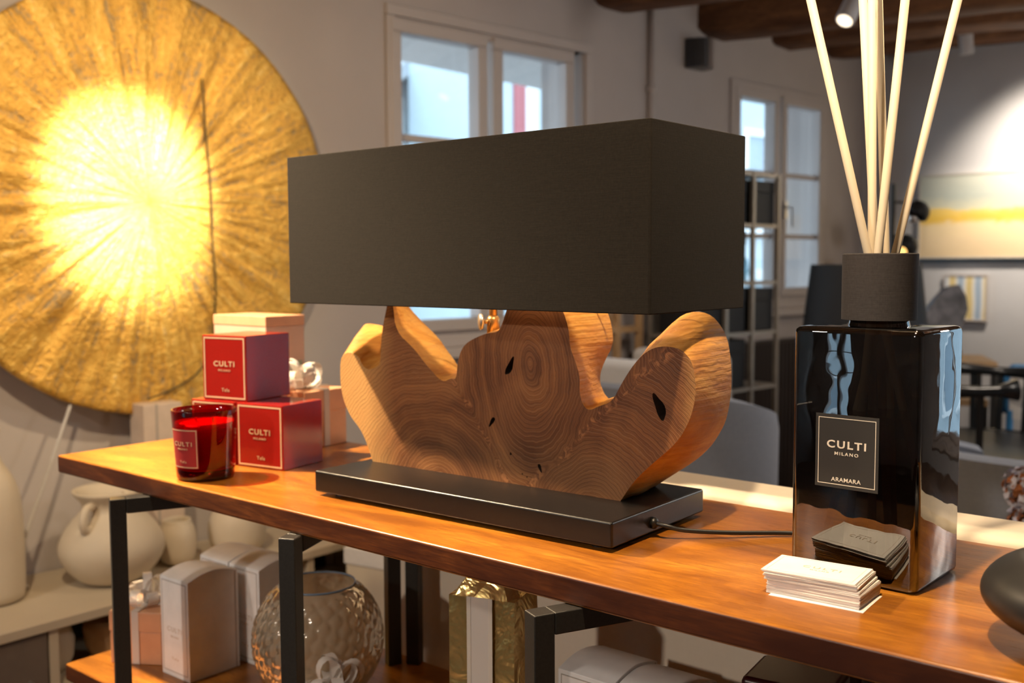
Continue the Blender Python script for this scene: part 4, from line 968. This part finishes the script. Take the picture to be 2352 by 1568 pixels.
# ------------------------------------------------------------------ etagere with black boxes
et = thing('shelving_unit', 'champagne metal open shelving unit beside the far window', 'shelf', tuple(P0+UZ*ZF), WROT)
ss = (2.09, 2.27, 2.445, 2.62); zz = [.08, .65-.0, .871, 1.07, 1.296, 1.497]
for s_ in ss:
    for y in (-.30, -.08): obj('upright', box(s_-.008, s_+.008, y-.008, y+.008, 0, 1.505), 'champagne', et)
for z_ in zz: obj('shelf_board', box(ss[0]-.01, ss[-1]+.01, -.305, -.075, z_-.007, z_+.007), 'champagne', et)
k = 0
for i in range(len(ss)-1):
    for j in range(len(zz)-1):
        if (i == 2 and j == 3) or j == 0 or (i == 2 and j == 1): continue
        a, b_ = ss[i]+.012, ss[i+1]-.012; z0 = zz[j]+.008; z1 = zz[j+1]-.022
        if i == 1: b_ -= .02
        o = thing('storage_box', 'black storage box on the shelving unit, bay %s from the right, %s row' % (['third', 'second', 'first'][i], ['bottom', 'lowest', 'second', 'third', 'top'][j]), 'box', tuple(P0+Wd*a+Wn*.29+UZ*(ZF+z0)), WROT, 'black boxes on the shelving unit')
        obj('box_body', box(0, b_-a, 0, .18, 0, (z1-z0)*.72), 'dark', o, bevel=.002); obj('box_lid', box(-.001, b_-a+.001, -.002, .182, (z1-z0)*.72, z1-z0), 'dark', o, bevel=.002)
gvz = thing('glass_vase', 'small clear glass vase on the shelving unit in front of the window', 'vase', tuple(P0+Wd*2.50+Wn*.2+UZ*(ZF+1.078)), 0)
obj('body', lathe(bmesh.new(), [(0, .0), (.03, 0), (.042, .03), (.035, .08), (.02, .11), (.026, .13), (.023, .13), (.017, .11), (.032, .08), (.038, .03), (0, .006)], 24), thin_glass('clear_vase_glass', (.75, .85, .88), .08), gvz, True)
# ribbed panel
rp = thing('ribbed_cabinet', 'dark ribbed wooden cabinet low against the wall behind the shelving unit', 'cabinet', tuple(P0+UZ*ZF), WROT)
obj('cabinet_body', box(2.05, 3.24, -.055, -.004, 0, .80), 'ribwood', rp)
for k in range(38): obj('rib', box(2.06+k*.031, 2.06+k*.031+.018, -.067, -.055, .02, .79), 'ribwood', rp)

# ------------------------------------------------------------------ floor lamps
fl = thing('floor_lamp', 'floor lamp with large black tapered shade behind the bottle', 'floor lamp', (-1.335, 3.46, ZF))
b = lathe(bmesh.new(), [(.211, .86), (.178, 1.143), (.174, 1.143), (.207, .86)], 48, close=True); obj('lamp_shade', b, plain('black_paper_shade', (.006, .007, .009), .7), fl, True).modifiers.new('split', 'EDGE_SPLIT').split_angle = R(45)
obj('base', lathe(bmesh.new(), [(0, 0), (.15, 0), (.15, .015), (.02, .025), (0, .025)], 32), 'blackmetal', fl); b = bmesh.new(); tube(b, [(0, 0, .02), (0, 0, 1.08)], .010, 10); obj('pole', b, 'blackmetal', fl)
b = bmesh.new()
for a in (0, 120, 240): tube(b, [(0, 0, 1.07), (.176*math.cos(R(a)), .176*math.sin(R(a)), 1.12)], .003, 6)
obj('shade_carrier', b, 'blackmetal', fl)
gl_ = thing('globe_lamp', 'slim black floor lamp with two round metal heads near the painting', 'floor lamp', (-1.6385, 4.5466, ZF))
obj('base', lathe(bmesh.new(), [(0, 0), (.12, 0), (.12, .012), (.015, .02), (0, .02)], 28), 'blackmetal', gl_); b = bmesh.new(); tube(b, [(0, 0, .01), (0, 0, 1.49)], .011, 10); obj('pole', b, 'blackmetal', gl_)
for dx, dy, z_, lit in ((.085, .060, 1.366, False), (.052, .018, 1.219, True)):
    b = bmesh.new(); tube(b, [(0, 0, z_+.045), (dx*.7, dy*.7, z_+.04)], .006, 6); obj('arm', b, 'blackmetal', gl_)
    b = bmesh.new(); bmesh.ops.create_uvsphere(b, u_segments=24, v_segments=14, radius=.049)
    bmesh.ops.bisect_plane(b, geom=b.verts[:]+b.edges[:]+b.faces[:], plane_co=(0, 0, -.022), plane_no=(-.35, -.35, -.85), clear_outer=True)
    hd = obj('lamp_head', b, 'dark', gl_, True, loc=(dx, dy, z_)); hd.modifiers.new('thick', 'SOLIDIFY').thickness = -.003
    b = bmesh.new(); bmesh.ops.create_icosphere(b, subdivisions=2, radius=.022); obj('bulb', b, 'bulb2' if lit else 'chrome', hd, True, loc=(-.012, -.012, -.026))

# ------------------------------------------------------------------ painting and small picture on far wall
pa = thing('painting', 'wide abstract seascape painting with a yellow band and grey sky', 'painting', (FLOC[0]+.30, FLOC[1]-.0055, .316), R(-1))
obj('canvas', box(.008, 1.09, -.028, -.004, .008, .392), 'paint', pa); obj('frame', frame_bm(0, 1.10, 0, .40, .008, -.032, -.001), plain('pale_frame', (.55, .52, .46), .5), pa)
obj('shadow_gap_bar', box(.0, 1.10, -.020, -.001, -.018, -.001), plain('blue_grey_batten', (.12, .16, .20), .6), pa)
sp_ = thing('picture', 'small picture with yellow and blue stripes behind the stone sculpture', 'picture', (-1.60, 5.155, .02), R(-1))
obj('print', box(.008, .192, -.012, -.004, .008, .212), 'stripe', sp_); obj('frame', frame_bm(0, .2, 0, .22, .008, -.016, 0), 'trim', sp_)

# side tables (nest), sculpture
def sidetable(loc, rz, s_, h_, label):
    t_ = thing('side_table', label, 'side table', loc, rz)
    obj('table_top', box(-s_/2, s_/2, -s_/2, s_/2, h_-.022, h_), 'oak', t_, bevel=.002)
    for x in (-1, 1):
        for y in (-1, 1): obj('leg', box(x*(s_/2-.012)-.010, x*(s_/2-.012)+.010, y*(s_/2-.012)-.010, y*(s_/2-.012)+.010, 0, h_-.022), 'blackmetal', t_)
    for x in (-1, 1): obj('rail', box(x*(s_/2-.012)-.008, x*(s_/2-.012)+.008, -s_/2+.024, s_/2-.024, h_-.045, h_-.023), 'blackmetal', t_)
sidetable((-1.33, 4.30, ZF), R(25), .34, .765, 'taller square side table with oak top and black legs under the sculpture')
sidetable((-1.20, 3.93, ZF), R(25), .24, .66, 'lower nesting side table in front of the taller one')
sc_ = thing('sculpture', 'grey veined stone fan sculpture on a dark base on the side table', 'sculpture', (-1.315, 4.262, ZF+.765), R(40))
obj('plinth', box(-.05, .05, -.04, .04, 0, .04), 'brass', sc_, bevel=.003)
poly = [(-.045, .04), (.03, .04), (.035, .10), (.065, .15), (.078, .20), (.070, .25), (.045, .295), (.0, .285), (-.05, .24), (-.09, .18), (-.125, .12), (-.10, .08)]
b = bmesh.new(); prism(b, poly, -.022, .022); bmesh.ops.subdivide_edges(b, edges=b.edges[:], cuts=2)
for v in b.verts: v.co.y += noise.noise(v.co*25)*.012
obj('stone_slab', b, 'stone', sc_, bevel=.004)

# ------------------------------------------------------------------ black slatted armchair
bc = thing('slatted_chair', 'black lacquered armchair with curved slatted back, right of the bottle', 'chair', (-.95, 3.49, ZF), R(-91))
arc = [(.33*math.cos(R(a)), .29*math.sin(R(a)), .770+.030*math.cos(R(a+90))**2) for a in range(-215, 36, 10)]
b = bmesh.new(); tube(b, arc, [.020+.014*(1 if i in (0, len(arc)-1) else 0)+.004*math.sin(i) for i in range(len(arc))], 10); obj('crest_rail', b, 'blackwood', bc, True)
arc2 = [(.315*math.cos(R(a)), .275*math.sin(R(a)), .56) for a in range(-215, 36, 10)]; b = bmesh.new(); tube(b, arc2, .013, 8); obj('lower_rail', b, 'blackwood', bc, True)
for a in range(-205, 30, 17):
    b = bmesh.new(); tube(b, [(.315*math.cos(R(a)), .275*math.sin(R(a)), .565), (.33*math.cos(R(a)), .29*math.sin(R(a)), .775)], .011, 6); obj('slat', b, 'blackwood', bc)
b = bmesh.new(); bx(b, -.31, .31, -.28, .28, .40, .455); obj('seat_frame', b, 'blackwood', bc, bevel=.02, seg=3); b = bmesh.new(); bx(b, -.28, .28, -.25, .25, .455, .575); obj('seat_cushion', b, plain('black_leather', (.012, .014, .016), .35), bc, bevel=.03, seg=4)
for x in (-.28, .28):
    for y in (-.24, .24): b = bmesh.new(); tube(b, [(x*1.05, y*1.05, 0), (x, y, .56)], [.014, .019], 8); obj('leg', b, 'blackwood', bc)
# blue tubular chair
bl = thing('tubular_chair', 'white chair with bright blue tubular rim at the right edge, behind the black chair', 'chair', (-.765, 4.13, ZF), R(12))
b = bmesh.new(); tube(b, smoothpath([(-.27, -.2, .62), (-.27, -.2, .745), (-.25, -.2, .775), (-.2, -.2, .782), (.2, -.2, .782), (.25, -.2, .775), (.27, -.2, .745), (.27, -.2, .62)], 4), .013, 8); obj('back_tube', b, 'bluemetal', bl, True)
obj('back_panel', box(-.255, .255, -.206, -.194, .60, .765), 'whitefab', bl); obj('seat', box(-.26, .26, -.2, .26, .44, .48), 'whitefab', bl, bevel=.015)
for x in (-.255, .255):
    for y in (-.2, .24): b = bmesh.new(); tube(b, [(x, y, 0), (x, y, .46 if y > 0 else .63)], .012, 8); obj('leg', b, 'bluemetal', bl)

# ------------------------------------------------------------------ dried flowers
dfp = thing('dried_hydrangea', 'dried hydrangea with blue white and rust petals at the right edge behind the sofa', 'plant', (-.475, 2.05, ZF))
obj('pot', lathe(bmesh.new(), [(0, 0), (.09, 0), (.12, .15), (.11, .30), (.10, .30), (.10, .03), (0, .02)], 28), 'ceramic', dfp, True)
r_ = random.Random(4)
for hx, hy, hz, rad in ((.0, -.02, .735, .045), (.055, .01, .775, .055), (.03, -.03, .685, .048), (.09, .03, .71, .055), (-.005, .0, .665, .04), (.075, -.04, .64, .05)):
    b = bmesh.new(); tube(b, [(hx*.2, hy*.2, .2), (hx, hy, hz)], .005, 6); st = obj('stem', b, 'drypetal', dfp)
    for mt, cnt in (('petal', 120), ('drypetal', 110)):
        b = bmesh.new()
        for k in range(cnt):
            d = Vector((r_.gauss(0, 1), r_.gauss(0, 1), r_.gauss(0, 1))).normalized(); rr_ = rad*r_.uniform(.72, 1.0)*(1 if mt == 'petal' else .93); p = Vector((hx, hy, hz))+d*rr_
            a = d.orthogonal().normalized(); a = Matrix.Rotation(r_.uniform(0, 6.28), 3, d) @ a; c = d.cross(a); a = (a+d*r_.uniform(-.5, .5)).normalized(); s_ = .0085
            b.faces.new([b.verts.new(p+a*s_), b.verts.new(p+c*s_*.8+d*.003), b.verts.new(p-a*s_), b.verts.new(p-c*s_*.8+d*.003)])
        o = obj('flower_head', b, mt, dfp); o['kind'] = 'stuff'
